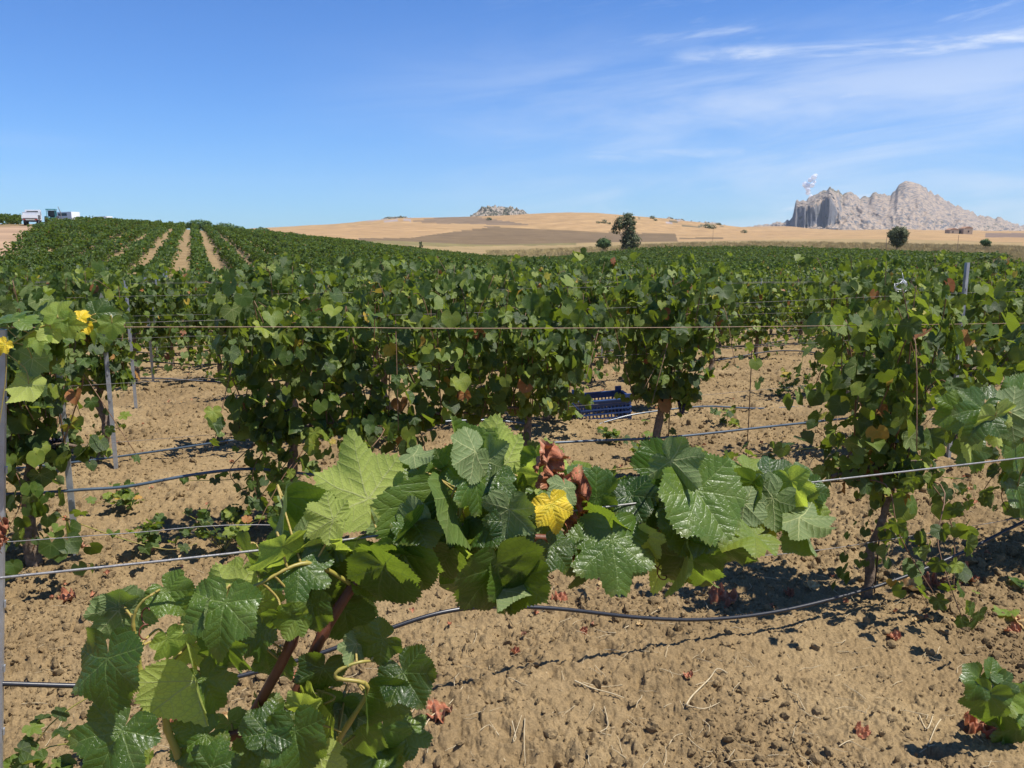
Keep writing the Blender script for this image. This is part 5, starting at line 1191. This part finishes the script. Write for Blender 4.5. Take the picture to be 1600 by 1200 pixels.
# ------------------------------------------------------------------ vehicles on the hill road, ruin, poles
MAT_PAINT = simple('white_paint', (.74, .75, .77), (.80, .81, .82), .35, 2)
MAT_DARK = simple('dark_rubber', (.02, .02, .022), (.035, .035, .035), .8, 10)
MAT_GLASS = simple('dark_glass', (.03, .04, .05), (.04, .05, .06), .1, 2)
MAT_GREY = simple('grey_metal', (.18, .17, .17), (.27, .25, .24), .5, 4)
MAT_TEAL = simple('turquoise_paint', (.05, .33, .36), (.07, .38, .42), .4, 3)
MAT_RED = simple('red_lamp', (.5, .02, .02), (.5, .02, .02), .3, 3)
def wheel(e, x, y, r, w, rimm):
    t = MB().tube([(x - w / 2, y, r), (x + w / 2, y, r)], r, 18).build('wheel', MAT_DARK, e); MB().tube([(x - w / 2 - .01, y, r), (x + w / 2 + .01, y, r)], r * .5, 12).build('rim', rimm, t)
def truck():
    b = far_pt(51, 116); e = empty('parked_truck', b, R_(23), label='white flatbed truck seen from behind on the dirt road at the left', cat='truck')
    MB().box((0, 1.4, .62), (1.0, 4.6, .18)).build('chassis', MAT_DARK, e)
    MB().box((0, .55, .93), (1.95, 3.0, .10)).build('bed_floor', MAT_GREY, e)
    t = MB().box((0, -.98, 1.18), (1.95, .06, .52)).build('tailgate', MAT_PAINT, e); MB().box((0, -1.02, .98), (1.7, .03, .06)).build('latch_rail', MAT_GREY, t)
    for s in (-1, 1):
        sb = MB().box((s * .95, .55, 1.18), (.05, 3.0, .46)).build('side_board', MAT_GREY, e)
        for k in range(4):
            MB().box((s * .985, -.6 + k * .8, 1.18), (.03, .06, .5)).build('stanchion', MAT_DARK, sb)
        wheel(e, s * .78, .1, .40, .26, MAT_GREY); wheel(e, s * .8, 2.9, .40, .24, MAT_GREY)
        MB().box((s * .72, -1.03, .78), (.3, .04, .12)).build('tail_lamp', MAT_RED, e)
    cb = MB().prism([(2.15, .75), (3.85, .75), (3.85, 1.35), (3.55, 2.15), (3.4, 2.2), (2.15, 2.2)], -.92, .92, 'x').build('cab', MAT_PAINT, e)
    MB().box((0, 2.13, 1.78), (1.4, .04, .5)).build('rear_window', MAT_GLASS, cb)
    for s in (-1, 1): MB().box((s * .93, 2.95, 1.72), (.03, .8, .5)).build('side_window', MAT_GLASS, cb)
    # load of white bins on the bed
    ld = MB(); ld.box((0, .35, 1.83), (1.75, 1.9, .72)); ld.box((0, .35, 2.21), (1.8, 1.95, .05))
    o = ld.build('load_bin', MAT_PAINT, None, label='white bin standing on the bed of the flatbed truck', cat='bin'); o.location = b + Vector((0, 0, -.42)); o.rotation_euler = (0, 0, R_(23))
    MB().box((0, -1.0, .6), (1.7, .06, .14)).build('bumper', MAT_DARK, e)
truck()
def tractor():
    b = far_pt(84, 137); b.z -= .1; e = empty('tractor', b, R_(20), label='turquoise tractor with open cab half hidden behind the hill crest', cat='tractor')
    MB().prism([(.6, .8), (2.3, .8), (2.3, 1.45), (.6, 1.55)], -.38, .38, 'x').build('bonnet', MAT_TEAL, e)
    c = MB()
    for sx in (-.62, .62):
        for sy in (-.75, .55): c.box((sx, sy, 1.75), (.08, .08, 1.3))
    c.box((0, -.1, 1.0), (1.3, 1.3, .3)); c.build('cab_frame', MAT_TEAL, e)
    MB().box((0, -.1, 2.45), (1.45, 1.55, .12)).build('roof', MAT_TEAL, e)
    MB().box((0, .56, 1.8), (1.14, .03, 1.0)).build('windscreen', MAT_GLASS, e)
    for s in (-1, 1): wheel(e, s * .8, -.3, .68, .36, MAT_PAINT); wheel(e, s * .62, 1.9, .42, .25, MAT_PAINT)
    MB().box((0, -.3, 1.3), (.45, .4, .3)).build('seat', MAT_DARK, e)
tractor()
def van(px, d, lab, dz=0.0):
    b = far_pt(px, d); b.z += dz; e = empty('parked_van', b, R_(70), label=lab, cat='van')
    bd = MB().prism([(-2.2, .35), (2.2, .35), (2.2, .95), (1.55, 1.15), (1.0, 1.85), (-2.15, 1.9)], -.85, .85, 'x').build('body', MAT_PAINT, e)
    for s in (-1, 1):
        MB().box((s * .86, -.2, 1.45), (.03, 1.9, .45)).build('side_window', MAT_GLASS, bd); wheel(e, s * .78, -1.4, .33, .22, MAT_GREY); wheel(e, s * .78, 1.4, .33, .22, MAT_GREY)
    MB().prism([(1.02, 1.80), (1.52, 1.17), (1.56, 1.19), (1.06, 1.83)], -.7, .7, 'x').build('windscreen', MAT_GLASS, bd)
van(106, 141, 'white van roof behind the hill crest right of the tractor', .1)
van(160, 166, 'white vehicle roof barely showing over the crest right of the van', -.1)
gb = far_pt(99, 139); o = MB().tube([(0, 0, 0), (-.1, 0, 1.9), (-.45, 0, 2.85)], [.1, .08, .04], 6).build('crane_arm', MAT_GREY, None, label='dark slanted loader arm standing beside the white van roof', cat='loader arm'); o.location = gb
dm = tree(19, 131, [(0, 0, .5, .75, .55)], 'dark round bush on the dirt road edge at the far left', MAT_TREE, 81, 500, .12, .3, .05, 'bush', 'bush')
def ruin():
    MAT_STONE = simple('stone_wall', (.50, .37, .25), (.60, .47, .34), .9, .8); MAT_TILE = simple('old_tile', (.40, .21, .12), (.50, .30, .18), .9, 1.5)
    b = far_pt(1497, 640); e = empty('farmhouse', b, R_(6), label='ruined low stone farmhouse with broken roof on the plain before the mountain', cat='farmhouse')
    MB().box((-5.4, 0, 1.6), (7.5, 6, 3.6)).box((5.6, 0, 2.1), (7.4, 6.5, 4.6)).build('wall', MAT_STONE, e)
    MB().box((.0, 1.5, 1.5), (3.0, 3, 3.0)).build('back_wall', MAT_STONE, e)
    rf = MB().prism([(2.2, 4.42), (9.5, 4.42), (9.0, 5.0), (6.2, 5.9), (5.0, 5.7)], -3.3, 3.3, 'y').build('roof', MAT_TILE, e)
    MB().prism([(-9.2, 3.42), (-1.8, 3.42), (-3.2, 4.2), (-6.0, 4.7)], -3.1, 3.1, 'y').build('roof', MAT_TILE, e)
    MB().box((.1, -.2, 1.6), (2.2, .6, 3.0)).build('doorway', MAT_DARK, e)
    MB().box((-6.5, -3.04, 1.8), (.9, .12, 1.2)).build('window', MAT_DARK, e); MB().box((6, -3.29, 2.2), (1, .12, 1.3)).build('window', MAT_DARK, e)
ruin()
MAT_POLE = simple('pole_wood', (.22, .17, .13), (.30, .24, .18), .9, 5)
for px, d, h, lab in ((1386, 200, 4.2, 'thin wooden pole left of the rounded tree'), (1498, 205, 4.2, 'thin wooden pole in front of the ruined farmhouse'), (1114, 330, 6.5, 'faint thin pole in the dry field right of the tall tree')):
    b = far_pt(px, d); o = MB().tube([(0, 0, -.3), (0, 0, h)], [.06, .045], 6).build('utility_pole', MAT_POLE, None, label=lab, cat='pole'); o.location = b

# ------------------------------------------------------------------ small smoke-like cloud above the cliff
def puff():
    m_, nt, out = new_mat('cloud_vapour'); t = nt.nodes.new('ShaderNodeTexCoord')
    n1 = NOISE(nt, t.outputs['Object'], .035, 6, .65); lw = nt.nodes.new('ShaderNodeLayerWeight'); lw.inputs[0].default_value = .35
    al = M(nt, 'MULTIPLY', SS(nt, n1, .22, .42), SS(nt, M(nt, 'SUBTRACT', 1.0, lw.outputs['Facing']), .25, .8))
    df = nt.nodes.new('ShaderNodeBsdfDiffuse'); df.inputs[0].default_value = (.90, .93, .98, 1)
    tl = nt.nodes.new('ShaderNodeBsdfTranslucent'); tl.inputs[0].default_value = (.90, .93, .98, 1)
    m1 = nt.nodes.new('ShaderNodeMixShader'); m1.inputs[0].default_value = .45; nt.links.new(df.outputs[0], m1.inputs[1]); nt.links.new(tl.outputs[0], m1.inputs[2])
    tp_ = nt.nodes.new('ShaderNodeBsdfTransparent'); m2 = nt.nodes.new('ShaderNodeMixShader'); nt.links.new(M(nt, 'MULTIPLY', al, .92), m2.inputs[0])
    nt.links.new(tp_.outputs[0], m2.inputs[1]); nt.links.new(m1.outputs[0], m2.inputs[2]); nt.links.new(m2.outputs[0], out.inputs[0])
    import bmesh
    bm = bmesh.new(); d = 3900; q = d / F
    g = random.Random(3)
    for (x, y, r) in ((1265, 281, 4.5), (1268, 278, 3), (1260, 285, 4), (1253, 291, 4), (1257, 294, 5.5), (1262, 293, 4), (1256, 300, 4), (1260, 304, 3.4), (1262, 309, 2.4), (1266, 288, 2.6)):
        c = Vector(((x - 1259) * q, g.uniform(-20, 20), -(y - 292) * q))
        bmesh.ops.create_icosphere(bm, subdivisions=4, radius=1, matrix=Matrix.Translation(c) @ Matrix.Diagonal((r * q, r * q, r * q * .9, 1)))
    me = bpy.data.meshes.new('cloud'); bm.to_mesh(me); bm.free(); me.materials.append(m_)
    co = np.zeros(len(me.vertices) * 3, np.float32); me.vertices.foreach_get('co', co); co = co.reshape(-1, 3)
    dd_ = (fbm(co[:, 0] / 6, co[:, 2] / 6 + co[:, 1] / 9, 4, 5) - .5) * 9; co[:, 0] += dd_; co[:, 2] += dd_ * .8
    me.vertices.foreach_set('co', co.ravel()); me.polygons.foreach_set('use_smooth', np.ones(len(me.polygons), bool)); me.update()
    o = obj('cloud', me, kind='stuff', label='small white puff of cloud rising behind the left cliff of the mountain', cat='cloud'); o.location = ((1259 - 800) / FX * d, d, yz(292, d))
puff()

# ------------------------------------------------------------------ thin summer haze
def haze():
    m_, nt, out = new_mat('haze'); pv = nt.nodes.new('ShaderNodeVolumePrincipled'); pv.inputs['Color'].default_value = (.80, .90, 1, 1)
    pv.inputs['Density'].default_value = 5.5e-5; pv.inputs['Anisotropy'].default_value = .0; nt.links.new(pv.outputs[0], out.inputs['Volume'])
    MB().box((0, 0, 190), (12200, 12200, 420)).build('haze', m_, None, kind='stuff', label='thin bluish summer haze over the whole landscape', cat='haze')
haze()
